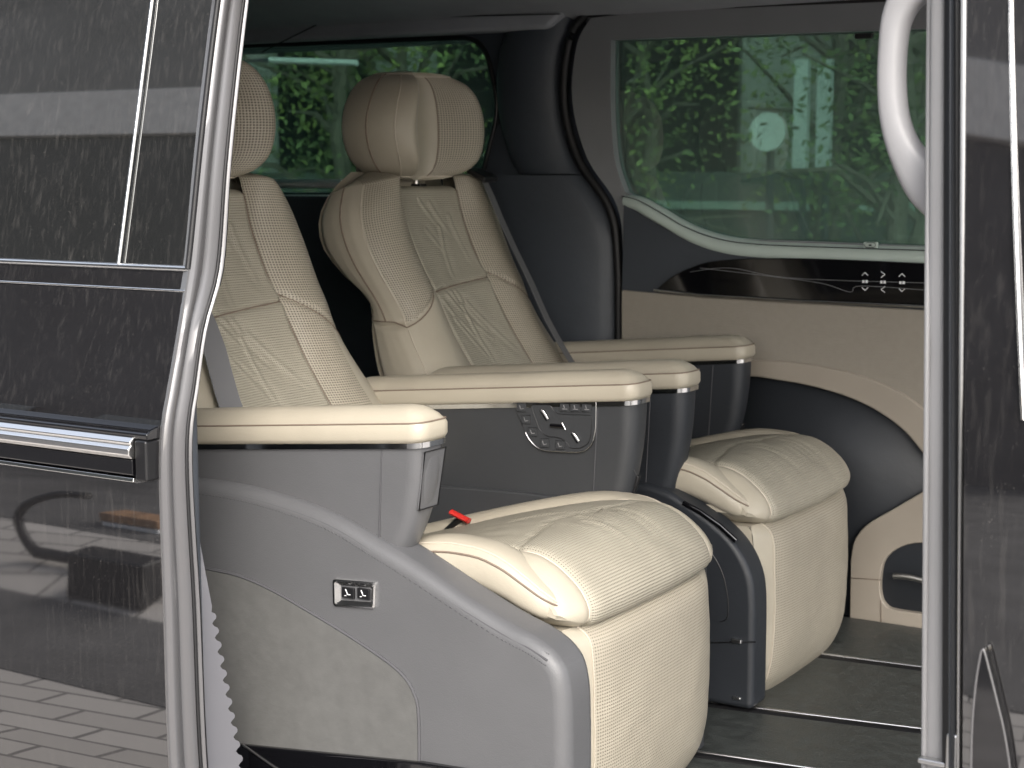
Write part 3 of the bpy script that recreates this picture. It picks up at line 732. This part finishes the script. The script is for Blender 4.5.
    # side bolsters of the cushion
    for sg in (-1, 1):
        st = [(-.50, .745, .66, 1), (-.30, .806, .72, 1), (-.12, .853, .77, 1), (-.03, .857, .785, 1), (.02, .845, .775, .97), (.055, .826, .762, .92), (.085, .805, .754, .8), (.102, .790, .757, .55), (.110, .776, .766, .12)]
        rr_ = []
        if sg > 0: st = [(x, zt-.016, zb, k) for x, zt, zb, k in st]
        for x, zt, zb, k in st:
            ring = []; cy = sg*.240; zc = (zt+zb)/2
            for j in range(28):
                q = 2*math.pi*j/28; cc, ss = math.cos(q), math.sin(q)
                ring.append(W(x+(zc-.80)*0, cy+.040*k*abs(cc)**.75*(1 if cc > 0 else -1), zc+(zt-zb)/2*abs(ss)**.8*(1 if ss > 0 else -1)))
            rr_.append(ring)
        R2 = []
        for i in range(len(rr_)-1):
            for k in range(4):
                pts = []
                for j in range(28):
                    p0 = rr_[max(i-1, 0)][j]; p1 = rr_[i][j]; p2 = rr_[i+1][j]; p3 = rr_[min(i+2, len(rr_)-1)][j]; q = k/4
                    pts.append(.5*((2*p1)+(p2-p0)*q+(2*p0-5*p1+4*p2-p3)*q*q+(3*p1-p0-3*p2+p3)*q**3))
                R2.append(pts)
        R2.append(rr_[-1])
        loft('cushion_bolster', R2, M['leather'], cu)
        jx = 12 if sg < 0 else 2
        tube('seam_line', [r_[jx]+Vector((0, sg*.0005, .0006)) for r_ in R2[6:-1]], .0016, M['seam'], cu, n=6)
        tube('piping', [r_[10 if sg < 0 else 4]+Vector((0, 0, .0004)) for r_ in R2[6:-1]], .0014, M['piping'], cu, n=6)
    # ---------------- leg rest
    lr = empty('leg_rest', (0, 0, 0)); lr.parent = t
    zt, zb, hw = .738, .385, .243
    nI, nJ = 44, 44
    rings = []
    for i in range(nI+1):
        v = -1+2*i/nI; row = []
        for j in range(nJ+1):
            u = -1+2*j/nJ
            # rounded lower corners
            hh = hw*(1-.10*max(0, (-v-.6)/.4)**2.2); 
            b_ = .034*(1-abs(u)**5)*(1-max(0, v)**14*.7)-.010*max(0, v)**24-.030*max(0, -v)**5
            z = (zt+zb)/2+v*(zt-zb)/2
            bow = .007*(1-v*v)-.010*max(0, -v)**2
            row.append(W(.117+b_+bow+.0012*vnoise((u, v, c), 5), u*hh-.010, z))
        rings.append(row)
    loft('leg_pad', [r_[4:41] for r_ in rings], M['perfS'], lr, closed=False, caps=False, uv=True)
    for a, b in ((0, 4), (40, 44)):
        loft('pad_margin', [r_[a:b+1] for r_ in rings], M['leather'], lr, closed=False, caps=False)
    for j in (4,): tube('piping', [r_[j]+Vector((.001, 0, 0)) for r_ in rings], .0013, M['piping'], lr, n=6)
    per = [r_[0] for r_ in rings]+rings[-1][1:]+[r_[-1] for r_ in rings[::-1]][1:]+rings[0][::-1][1:-1]
    loft('pad_border', [per, [p+Vector((-.02, 0, 0)) for p in per], [Vector((p.x-.10, c+(p.y-c)*.97, p.z)) for p in per]], M['leather'], lr)
    # ---------------- base
    bs = empty('seat_base', (0, 0, 0)); bs.parent = t
    MB().box(W(-.25, 0, .58), (.62, .50, .30)).build('base_core', M['darkP'], bs, bevel=.02)
    return t, W, bs, bp_
def pad_rings(x0, x1, y0, y1, lev, slope, rf=.026, rb=.01):
    """rounded slab rings: lev = (z, inset)"""
    out = []
    for z, ins in lev:
        P = rounded([(x0+ins, y0+ins), (x1-ins*1.3, y0+ins), (x1-ins*1.3, y1-ins), (x0+ins, y1-ins)], [rb, rf, rf, rb], 8)
        out.append([(p.x, p.y, z+slope(p.x)) for p in P])
    return out
def make_arm(t, y0, y1, xf, xb, mbody, mcap, zlow, taper=.055, zpad=1.006, sw=None, thin=0, split=.075):
    a = empty('armrest', (0, 0, 0)); a.parent = t
    sl_ = lambda x: -.092*(xf-x)
    th = lambda x: 0
    lev = [(zpad-.001, .006), (zpad+.001, .002), (zpad+.006, 0), (zpad+.022, 0), (zpad+.028, .002), (zpad+.0375, .0045)]
    crown = [(zpad+.0285, .0035), (zpad+.036, .0075), (zpad+.043, .014), (zpad+.049, .023), (zpad+.052, .034)]
    loft('arm_pad', pad_rings(xb, xf, y0-.004, y1+.004, lev[:-1]+crown, sl_), M['leather'], a)
    sm = pad_rings(xb, xf, y0-.004, y1+.004, [(zpad+.0283, .0018)], sl_)[0]
    tube('seam_line', [Vector(p) for p in sm], .0013, M['seam'], a, closed=True, n=6)
    tr = pad_rings(xb, xf-.002, y0-.002, y1+.002, [(zpad-.010, .003), (zpad-.009, 0), (zpad-.001, 0), (zpad-.000, .003)], sl_)
    loft('trim_line', tr, M['chrome'], a)
    # body, front leans back towards the bottom
    rings = []
    N = 14
    for i in range(N+1):
        z = zpad-.010-(zpad-.010-zlow)*i/N; f = i/N
        xx = xf-.006-taper*f**2.2
        P = rounded([(xb, y0+.002+.004*f), (xx, y0+.002+.008*f), (xx, y1-.002-.008*f), (xb, y1-.002)], [.004, .028, .028, .004], 8)
        rings.append([(p.x, p.y, z+(sl_(p.x) if i == 0 else sl_(p.x)*(1-f))) for p in P])
    body = loft('arm_body', rings, mbody, a)
    # vertical split line on the camera side
    tube('seam_line', [Vector((xf-split-.012*(i/N), y0+.0015+.005*(i/N), r_[0][2]-(0 if i else .002)+(sl_(xf-split)-sl_(xb))*(1-i/N))) for i, r_ in enumerate(rings)], .0011, M['greyS'], a, n=6)
    # inset flap on the front face
    if not thin:
        sx = xf-.006-taper*.55; zz_ = zlow+.045
        MB().box((sx-.002, (y0+y1)/2+.008, zz_), (.010, .012, .045), Matrix.Rotation(R(18), 3, 'Y')).build('vent_slot', M['blackP'], a, bevel=.003)
        return a, body
    ym = (y0+y1)/2; hwf = (y1-y0)*.36
    zc0 = zpad-.016; zc1 = zpad-.016-.088
    def fx(z): f = max(0, (zpad-.010-z)/(zpad-.010-zlow)); return xf-.006-taper*f**2.2
    q = [Vector((fx(z)+.0012, ym+s*hwf, z)) for z, s in ((zc0, -1), (zc0, 1), (zc1, .9), (zc1, -.9))]
    fp = MB().add([q[0], q[1], q[2], q[3]]+[p-Vector((.004, 0, 0)) for p in q], [(0, 1, 2, 3), (7, 6, 5, 4), (0, 4, 5, 1), (1, 5, 6, 2), (2, 6, 7, 3), (3, 7, 4, 0)]).build('front_flap', mcap, a, bevel=.0015, smooth=False)
    tube('flap_gap', [p+Vector((.0006, 0, 0)) for p in q], .0013, M['blackP'], a, closed=True, n=6)
    return a, body
def belt(t, W, bp_, sg, c):
    pts = []
    P = []
    for k in range(13):
        z = 1.375-.47*k/12; f = .22+.20*(k/12)
        p = bp_(z, sg, min(.92, f+.1), 'b')+Vector((.022+.012*math.sin(math.pi*k/12), 0, .004)); P.append(p)
    v = []; f = []
    for i, p in enumerate(P):
        dy = .021; d = Vector((.006, -sg*0, 0))
        for s_ in (-1, 1):
            for e in (-1, 1): v.append(p+Vector((-.006*s_*1.0+e*.0010, sg*dy*s_, 0)))
    for i in range(len(P)-1):
        a = i*4; b = a+4
        f += [(a, a+2, b+2, b), (a+1, b+1, b+3, a+3), (a, b, b+1, a+1), (a+2, a+3, b+3, b+2)]
    bt = obj('seat_belt', v, f, M['belt'], t)
    g = MB().box(P[0]+Vector((-.006, 0, .014)), (.055, .062, .014), Matrix.Rotation(R(25), 3, 'Y')).build('belt_guide', M['blackP'], bt, bevel=.005)
    return bt

# ---- near seat
Yn, Yfar = -.39, .405
tn, Wn, bn, bpn = make_seat(Yn, .048, -1, 'near')
tag(tn, 'nearer cream leather captain seat with grey leather side and suede inset panel', 'seat', 'captain seats with leg rests')
belt(tn, Wn, bpn, -1, Yn)
a1, b1 = make_arm(tn, -.725, -.650, -.022, -.60, M['greyL'], M['greyL'], .828, zpad=1.013, taper=.050, thin=1)
a2, b2 = make_arm(tn, -.140, -.062, .018, -.62, M['consP'], M['greyL'], .800, zpad=1.007, taper=.030)
# outer shell with rolled top
top = [(p.x, p.y) for p in cr([(x, z, 0) for x, z in [(-.62, .918), (-.46, .918), (-.34, .915), (-.20, .894), (-.10, .860), (-.02, .829), (.05, .798), (.12, .770), (.165, .756), (.202, .735), (.222, .70), (.228, .62), (.228, .40)]], 5)]
shell = prism('side_shell', top+[(-.62, .40)], -.742, -.655, M['greyL'], bn, bevel=.030, seg=7, ang=50)
st = cr([(x, 0, z) for x, z in [(-.60, .903), (-.46, .903), (-.34, .900), (-.20, .879), (-.10, .844), (-.02, .812), (.05, .782), (.12, .755), (.165, .741), (.195, .728)]], 8)
for off, nm in ((0, .0016), (.007, .0009), (-.007, .0009)):
    if nm > .001: tube('seam_line', [Vector((p.x, -.7390, p.z+off)) for p in st], nm, M['greyS'], shell, n=6)
    else:
        mb = MB()
        for i in range(len(st)-1):
            a_, b_ = st[i], st[i+1]; n_ = max(1, int((b_-a_).length/.0052))
            for k in range(n_):
                p = a_.lerp(b_, (k+.15)/n_); q = a_.lerp(b_, (k+.7)/n_); yy = -.7335 if off > 0 else -.7414
                mb.tube([(p.x, yy, p.z+off), (q.x, yy, q.z+off)], .0010, n=5)
        mb.build('stitching', M['greyS'], shell)
alc = [(-.62, .776), (-.50, .778)]+xz([(205, 571), (222, 571)], -.745)
alc = [(p.x, p.y) for p in cr([(x, z, 0) for x, z in [(-.62, .778), (-.43, .777), (-.36, .774), (-.30, .762), (-.239, .743), (-.16, .716), (-.088, .688), (-.050, .668), (-.030, .645), (-.021, .610), (-.021, .50)]], 5)]+[(-.62, .47)]
ai = prism('suede_inset', alc, -.7445, -.735, M['alc'], shell, bevel=.003)
tube('inset_gap', [Vector((p[0], -.7425, p[1])) for p in alc[:-1]], .0030, M['greyS'], shell, n=6)
prism('base_trim', xz([(190, 738), (240, 744), (300, 750), (420, 762), (500, 775), (500, 860), (190, 860)], -.748), -.752, -.735, M['gloss'], shell, bevel=.004)
tube('trim_line', ln([(243, 745), (270, 764), (310, 790)], Y=-.753), .002, M['satin'], shell)
# switch plate
def P2(px, py, d=0): return at(px, py, Y=-.742-d)
sw = empty('switch_plate', (0, 0, 0)); sw.parent = shell; 
def frame_ring(name, outer, inner, m, par, y0, y1, bevel=.001):
    return prism(name, outer, y0, y1, m, par, holes=[inner], bevel=bevel, seg=2)
o_ = rounded([(p.x, p.z) for p in (P2(334, 578.5), P2(377, 582), P2(376, 608.5), P2(334.5, 605.5))], .006)
i_ = rounded([(p.x, p.z) for p in (P2(341, 585), P2(372, 587.5), P2(371.5, 602), P2(341.5, 600))], .002)
i_ = [(p.x, p.y) for p in i_]; o_ = [(p.x, p.y) for p in o_]
cx_ = sum(p[0] for p in i_)/len(i_); cz_ = sum(p[1] for p in i_)/len(i_)
rr_ = []
no = len(o_)
ring_o = o_; ring_i = [(p.x, p.y) for p in rounded([(p.x, p.z) for p in (P2(341, 585), P2(372, 587.5), P2(371.5, 602), P2(341.5, 600))], .002)]
mid = [((a[0]*.7+b[0]*.3), (a[1]*.7+b[1]*.3)) for a, b in zip(ring_o, ring_i)]
loft('plate_frame', [[(x, -.741, z) for x, z in ring_o], [(x, -.7455, z) for x, z in ring_o], [(x, -.7465, z) for x, z in mid], [(x, -.7430, z) for x, z in ring_i], [(x, -.7405, z) for x, z in ring_i]], M['frameC'], shell, caps=False, ang=20, smooth=False)
sw_o = bpy.data.objects.remove(sw)
def quad(px0, py0, px1, py1, y, th, name, m, par, bev=.0008):
    a_ = at(px0, py0, Y=y); b_ = at(px1, py1, Y=y)
    return MB().box((a_+b_)/2, (abs(b_.x-a_.x), th, abs(b_.z-a_.z))).build(name, m, par, bevel=bev)
for x0, x1, y0 in ((342.5, 354.5, 586.5), (358, 370, 587.5)):
    bt_ = quad(x0, y0, x1, y0+12.5, -.744, .005, 'switch_button', M['blackP'], shell)
    mk = MB(); cx = (x0+x1)/2-1; cy = y0+6; Yq = -.7468
    stroke(mk, (cx-2, cy-3.5), (cx-.2, cy+1.2), .0011, Yq); stroke(mk, (cx-.4, cy+1.8), (cx+2.8, cy+2.4), .0012, Yq); stroke(mk, (cx-3, cy+3), (cx-1.4, cy+3.2), .0008, Yq)
    mk.build('button_mark', M['white'], shell, smooth=False)
# control panel on the inner armrest, facing the seat
YP = -.1385
po = [(p.x, p.z) for p in ln([(513.5, 402.5), (597, 402.5), (596.5, 430), (593, 444), (586, 451), (574, 452), (546, 450.5), (537, 447), (529, 438)], Y=YP)]
po_r = [(p.x, p.y) for p in rounded(po, [.001, .001, .01, .01, .012, .01, .01, .012, .02])]
cp_ = prism('control_panel', po_r, YP-.0030, YP+.004, M['consP'], a2, bevel=.001)
tube('panel_rim', [Vector((x, YP-.0032, z)) for x, z in po_r[6:]], .0007, M['satin'], cp_, n=6)
inn = [(p.x, p.z) for p in ln([(532, 404.5), (551, 404.5), (556, 412), (562, 414), (593, 415), (592, 436), (589, 444), (581, 448), (572, 448), (566, 440), (559, 437), (548, 436), (541, 430)], Y=YP)]
prism('panel_recess', [(p.x, p.y) for p in rounded(inn, .006)], YP-.0042, YP, M['consP'], cp_, bevel=.001)
tube('panel_line', [Vector((p.x, YP-.0044, p.y)) for p in rounded(inn, .006)], .0006, M['blackP'], cp_, closed=True, n=6)
for a_, b_ in (((542, 410), (548, 419.5)), ((551, 425.5), (564, 426.5)), ((573, 433), (579, 442))):
    A = at(*a_, Y=YP-.005); B = at(*b_, Y=YP-.005)
    k_ = MB().tube([A, B], .0050, n=10, flat=.8).build('toggle_switch', M['gloss'], cp_)
    d = Vector((.003, -.003, .0015)); 
    if a_[0] == 551: tube('toggle_edge', [at(562, 423, Y=YP-.009), at(565.5, 429.5, Y=YP-.009)], .0011, M['chrome'], cp_)
    else: tube('toggle_edge', [A.lerp(B, .1)+d, A.lerp(B, .9)+d], .0010, M['chrome'], cp_)
def outl(x, y, a, b):
    bb_ = quad(x-a, y-b, x+a, y+b, YP-.0038, .0022, 'panel_button', M['consP'], cp_, .0006)
    tube('button_edge', ln([(x-a, y-b), (x+a, y-b), (x+a, y+b), (x-a, y+b)], Y=YP-.0050), .0004, M['blackP'], bb_, closed=True, n=5)
for x, y, w_ in ((564.5, 407.5, 0), (575, 407.8, 0), (586.5, 408, 0)):
    outl(x, y, 4.6, 4.0)
    mk = MB(); stroke(mk, (x-1, y-2.5), (x, y+.8), .0012, YP-.0058); stroke(mk, (x-2, y+1.4), (x+2.6, y+1.6), .0012, YP-.0058); mk.build('button_mark', M['dimmark'], cp_, smooth=False)
for x, y in ((521.5, 407.5), (526, 419.5), (532.5, 432), (544.5, 443), (560, 445)):
    outl(x, y, 4.4, 4.4)
    mk = MB(); stroke(mk, (x-2, y-2.2), (x-1, y+1.2), .0010, YP-.0052); stroke(mk, (x-1, y+1.6), (x+2.2, y+1.0), .0010, YP-.0052); mk.build('button_mark', M['dimmark'], cp_, smooth=False)
# inner side shell of the near seat
topf = [(-.62, .80), (-.2, .82), (-.02, .80), (.10, .76), (.19, .735), (.222, .71), (.232, .66), (.235, .40)]
topf = [(p.x, p.y) for p in cr([(x, z, 0) for x, z in topf], 5)]+[(-.62, .40)]
prism('side_shell', [(min(x, .150), z) for x, z in topf], -.140, -.118, M['consP'], bn, bevel=.010, seg=4)
# buckle with red button
bk_ = MB().tube([at(441, 536, Y=-.18), at(462, 518, Y=-.18)], .013, n=10, flat=.5).build('belt_buckle', M['blackP'], tn)
a_ = at(451, 512, Y=-.195); b_ = at(469, 521, Y=-.195)
MB().tube([a_, b_], .0075, n=10, flat=.7).build('buckle_button', M['red'], bk_)
# ---- far seat
tf, Wf, bf, bpf = make_seat(Yfar, 0.0, 1, 'far')
tag(tf, 'farther cream captain seat with dark plastic base beside the closed door', 'seat', 'captain seats with leg rests')
belt(tf, Wf, bpf, 1, Yfar)
a3, b3 = make_arm(tf, .100, .176, .000, -.60, M['darkP'], M['darkP'], .775, zpad=1.000, taper=.035)
a4, b4 = make_arm(tf, .630, .705, -.115, -.66, M['darkP'], M['darkP'], .780, zpad=.995, taper=.035)
topf = [(p.x, p.y) for p in cr([(x, z, 0) for x, z in [(-.60, .815), (-.15, .812), (-.05, .806), (.0, .788), (.06, .755), (.105, .720), (.135, .675), (.148, .62), (.150, .50), (.150, .405)]], 5)]+[(-.60, .405)]
sh = prism('side_shell', topf, .088, .160, M['darkP'], bf, bevel=.018, seg=6)
prism('side_shell', [(x-.07, z) for x, z in topf], .655, .700, M['darkP'], bf, bevel=.010, seg=4)
tube('trim_line', ln([(683, 503), (700, 512), (720, 526), (736, 541)], Y=.090), .0035, M['gloss'], sh, flat=1.6)
tube('panel_line', cr(ln([(672, 520), (690, 530), (708, 548), (722, 572), (728, 600), (727, 618), (720, 622)], Y=.0875), 4), .0010, M['blackP'], sh, n=6)
tube('panel_line', ln([(650, 641), (690, 643), (756, 642)], Y=.0875), .0012, M['blackP'], sh, n=6)
quad(732, 638, 742, 644, .087, .010, 'shell_clip', M['satin'], sh, .002)
quad(733, 696, 741, 700, .087, .008, 'shell_clip', M['satin'], sh, .002)
tube('slot', ln([(634, 470), (638, 478), (634, 492)], Y=-.139), .001, M['blackP'], a2)
# slots low on the two aisle armrests
for nm, par, X_, Y_, z0 in (('vent_slot', a2, None, -.10, 0), ):
    pass
# ================================================================== third row hint and surroundings
# ground
def brick_mat():
    m = mat('pavers', (.30, .28, .25), .8); nt = m.node_tree; b = nt.nodes['Principled BSDF']
    tc = nt.nodes.new('ShaderNodeTexCoord'); mp = nt.nodes.new('ShaderNodeMapping'); mp.inputs['Rotation'].default_value = (0, 0, R(12))
    br = nt.nodes.new('ShaderNodeTexBrick'); br.inputs['Color1'].default_value = (.46, .43, .40, 1); br.inputs['Color2'].default_value = (.37, .345, .32, 1); br.inputs['Mortar'].default_value = (.16, .15, .14, 1)
    br.inputs['Scale'].default_value = 1; br.inputs['Brick Width'].default_value = .30; br.inputs['Row Height'].default_value = .15; br.inputs['Mortar Size'].default_value = .008
    nt.links.new(tc.outputs['Object'], mp.inputs[0]); nt.links.new(mp.outputs[0], br.inputs['Vector']); nt.links.new(br.outputs[0], b.inputs['Base Color']); return m
M['paver'] = brick_mat(); M['asph'] = mat('asphalt', (.085, .082, .08), .8, noise_amt=.3, noise_scale=3, bump=(60, .5, .003))
tag(MB().box((0, 0, -.05), (160, 160, .1)).build('ground', M['paver'], smooth=False), kind='structure')
tag(MB().add([(-14, -3.30, .004), (12, -2.80, .004), (12, -2.30, .004), (-14, -2.55, .004)], [(0, 1, 2, 3)]).build('road', M['asph'], smooth=False), kind='structure')
tag(MB().add([(-60, -60, .004), (60, -60, .004), (60, -3.68, .004), (-60, -3.72, .004)], [(0, 1, 2, 3)]).build('road', M['asph'], smooth=False), kind='structure')
# building across the pavement (behind the camera, mirrored in the door)
bl = empty('shop_building', (0, 0, 0), 'dark shop front across the pavement with an added pale band for a sky strip, mirrored in the door', 'building')
M['dkwall'] = mat('dark_wall', (.065, .06, .06), .7, noise_amt=.3, noise_scale=1.2); M['band'] = mat('pale_sky_strip', (.85, .80, .75), .7, noise_amt=.1)
M['upwall'] = mat('grey_wall', (.24, .225, .215), .7, noise_amt=.2, noise_scale=.6)
MB().box((-19, -13, 2.975), (36, 4, 5.95)).build('wall', M['dkwall'], bl, smooth=False)
MB().box((-19, -13, 8.85), (36, 4.0, 4.3)).build('wall', M['upwall'], bl, smooth=False)
MB().box((-19, -12.9, 6.33), (36, 4.0, .75)).build('sky_band', M['band'], bl, bevel=.03)  # pale band added to mirror in the door as a strip of sky
for i in range(8): MB().box((-31+i*3.6, -10.95, 2.0), (2.6, .1, 3.2)).build('shop_window', M['gloss'], bl, smooth=False)
# things standing on the pavement that the door mirrors
def mir(px, py, Y): p = at(px, py, Y=-2.094-Y); return Vector((p.x, Y, p.z))
M['orange'] = mat('orange_paint', (.30, .17, .09), .6, noise_amt=.3, noise_scale=20)
cb = empty('cable_box', (0, 0, 0), 'black box with a looped hose on the pavement, mirrored low in the open door', 'box')
p0 = mir(78, 590, -3.20); p1 = mir(166, 590, -3.20)
MB().box(((p0.x+p1.x)/2, -3.17, .055), (abs(p1.x-p0.x)*.85, .12, .11)).build('case', M['rubber'], cb, bevel=.012)
hz = cr([mir(90, 492, -3.28), mir(62, 492, -3.28), mir(38, 502, -3.28), mir(22, 516, -3.28), mir(16, 535, -3.28), mir(26, 560, -3.28), mir(50, 580, -3.28), mir(85, 589, -3.28), mir(120, 588, -3.28)], 6)
tube('hose', [Vector((p.x, p.y, max(p.z, .03))) for p in hz], .019, M['rubber'], cb, n=12)
wb = empty('barrier_block', (0, 0, 0), 'small orange and white block on the pavement, mirrored in the open door', 'barrier')
p0 = mir(112, 515, -3.9); p1 = mir(170, 535, -3.9); zc = (p0.z+p1.z)/2
MB().box(((p0.x+p1.x)/2, -3.9, p0.z-.02), (abs(p1.x-p0.x), .15, .05)).build('orange_top', M['orange'], wb, bevel=.006)
MB().box(((p0.x+p1.x)/2, -3.9, (p0.z-.05)/2), (abs(p1.x-p0.x)*.96, .14, p0.z-.05)).build('white_block', M['white'], wb, bevel=.006)
# trees beyond the far window
def leafmat(name, c1, c2):
    m = mat(name, c1, .6); nt = m.node_tree; b = nt.nodes['Principled BSDF']
    oi = nt.nodes.new('ShaderNodeTexCoord'); nz = nt.nodes.new('ShaderNodeTexNoise'); nz.inputs['Scale'].default_value = 2.2
    nt.links.new(oi.outputs['Object'], nz.inputs[0]); mx = nt.nodes.new('ShaderNodeMix'); mx.data_type = 'RGBA'
    mx.inputs[6].default_value = (*c1, 1); mx.inputs[7].default_value = (*c2, 1)
    mr = nt.nodes.new('ShaderNodeMapRange'); mr.inputs['From Min'].default_value = .4; mr.inputs['From Max'].default_value = .6
    nt.links.new(nz.outputs['Fac'], mr.inputs['Value']); nt.links.new(mr.outputs[0], mx.inputs[0]); nt.links.new(mx.outputs[2], b.inputs['Base Color'])
    b.inputs['Subsurface Weight'].default_value = 0; b.inputs['Transmission Weight'].default_value = 0; return m
M['leafA'] = leafmat('leaf_bright', (.30, .34, .09), (.15, .19, .07)); M['leafB'] = leafmat('leaf_dark', (.12, .16, .07), (.20, .25, .09))
def tree(x, y, h, spread, nleaf, lm, label, seed, low=1.2, ls=.06, nstem=3):
    rg = random.Random(seed); t = empty('tree', (x, y, 0), label, 'tree', 'trees beyond the van')
    t.location = (x, y, 0)
    tips = []; mb = MB()
    for s in range(nstem):
        a = rg.uniform(0, 6.28); lean = rg.uniform(.1, .45)*spread
        P = [Vector((0, 0, 0))]; 
        for k in range(1, 8):
            f = k/7; P.append(Vector((math.cos(a)*lean*f+rg.uniform(-.05, .05), math.sin(a)*lean*f+rg.uniform(-.05, .05), h*.85*f)))
        mb.tube(P, [.06*(1-.75*i/7) for i in range(8)], n=7)
        for k in range(2, 8):
            for _ in range(2):
                b0 = P[k]; aa = rg.uniform(0, 6.28); L = rg.uniform(.3, .8)*spread
                b1 = b0+Vector((math.cos(aa)*L*.5, math.sin(aa)*L*.5, L*.35)); b2 = b0+Vector((math.cos(aa)*L, math.sin(aa)*L, L*.5+rg.uniform(-.2, .2)))
                mb.tube([b0, b1, b2], [.022, .014, .006], n=5); tips += [b1, b2, (b1+b2)/2]
    mb.build('trunk', M['bark'], t)
    lf = MB(); v = []; f = []
    tips = [p for p in tips if p.z > low] or tips
    for i in range(nleaf):
        c_ = rg.choice(tips); p = c_+Vector((rg.gauss(0, .17), rg.gauss(0, .17), rg.gauss(0, .14)))
        n1 = Vector((rg.uniform(-1, 1), rg.uniform(-1, 1), rg.uniform(-.3, 1))).normalized(); n2 = n1.cross(Vector((rg.uniform(-1, 1), rg.uniform(-1, 1), rg.uniform(-1, 1)))).normalized()
        s_ = ls*rg.uniform(.6, 1.3); k = len(v)
        s_ *= .42; v += [p-n1*s_, p+n2*s_*.4, p+n1*s_, p-n2*s_*.4]; f.append((k, k+1, k+2, k+3))
    obj('crown', v, f, lm, t, smooth=False)
TR = [(-1.9, 5.6, 3.2, 1.0, 1500, 'leafA', 'slim multi-stemmed tree straight behind the middle of the door window', 3),
      (-3.1, 6.0, 3.4, 1.1, 1800, 'leafA', 'leafy tree behind the left part of the door window', 5),
      (-1.1, 4.6, 3.2, .9, 1000, 'leafB', 'sparse tree behind the right end of the door window', 8),
      (-4.3, 5.2, 3.4, 1.2, 3000, 'leafB', 'dense tree behind the pillar between the two far windows', 11),
      (-3.9, 4.2, 3.2, 1.0, 1500, 'leafA', 'tree behind the right part of the rear side window', 14),
      (-6.6, 5.0, 3.3, 1.0, 1100, 'leafA', 'tree behind the left part of the rear side window', 17),
      (-2.2, 7.6, 4.2, 1.6, 3000, 'leafB', 'tall dark tree farther back behind the round white sign', 21)]
for x, y, h, sp, n, lm, lb, sd_ in TR: tree(x, y, h, sp, int(n*1.7), M[lm], lb, sd_)
# round white sign on a post
sg_ = empty('round_sign', (0, 0, 0), 'round white sign on a post among the trees beyond the door window', 'sign')
c0 = at(767, 132, Y=4.7)
MB().tube([c0, c0+Vector((0, .02, 0))], .092, n=40).build('sign_face', M['white'], sg_)
MB().tube([Vector((c0.x, c0.y+.05, 0)), Vector((c0.x, c0.y+.05, c0.z))], .02, n=10).build('post', M['trimD'], sg_)
# banners
for px, lb in ((801, 'narrow white banner right of the round sign, the left of the pair'), (824, 'narrow white banner right of the round sign, the right of the pair')):
    a_ = at(px-5, 60, Y=5.0); b_ = at(px+6, 168, Y=5.0)
    bn_ = empty('white_banner', (0, 0, 0), lb, 'banner', 'white banners beyond the window')
    MB().box((a_+b_)/2, (b_.x-a_.x, .04, a_.z-b_.z)).build('panel', M['white'], bn_, smooth=False)
    tube('post', [((a_.x+b_.x)/2, a_.y+.04, 0), ((a_.x+b_.x)/2, a_.y+.04, a_.z)], .02, M['trimD'], bn_)
# dark parked vehicle-like low wall with pale rails behind the trees
M['wallG'] = mat('grey_green_wall', (.10, .11, .105), .6, noise_amt=.2, noise_scale=2)
wl = empty('low_wall', (0, 0, 0), 'long low grey wall with pale rail seen through the far windows', 'wall')
z1 = at(790, 172, Y=6.6).z; z2 = at(790, 206, Y=6.6).z
MB().box((-3.5, 6.75, z1/2), (16, .25, z1)).build('wall', M['wallG'], wl, smooth=False)
MB().box((-3.5, 6.58, z2), (16, .06, .05)).build('rail', M['ledge'], wl, smooth=False)
for i in range(40): MB().box((-11+i*.4, 6.59, z2/2-.05), (.05, .04, z2-.1)).build('slat', M['trimD'], wl, smooth=False)
# buildings farther back
bb = empty('rear_building', (0, 0, 0), 'dim grey building far behind the trees', 'building')
MB().box((-4, 16, 3.5), (40, 3, 7)).build('wall', M['upwall'], bb, smooth=False)
for i in range(14): MB().box((-20+i*2.6, 14.45, 2.2), (1.5, .1, 2.0)).build('window', M['gloss'], bb, smooth=False)
# white bar on a post outside the rear side window
a_ = at(270, 60, Y=3.6); b_ = at(357, 63, Y=3.6)
pp = empty('pale_bar', (0, 0, 0), 'pale horizontal bar on a thin post outside the rear side window', 'pole')
tube('bar', [a_, b_], .014, M['white'], pp); tube('post', [(a_.x-.3, a_.y, 0), (a_.x-.3, a_.y, a_.z), a_], .012, M['trimD'], pp)
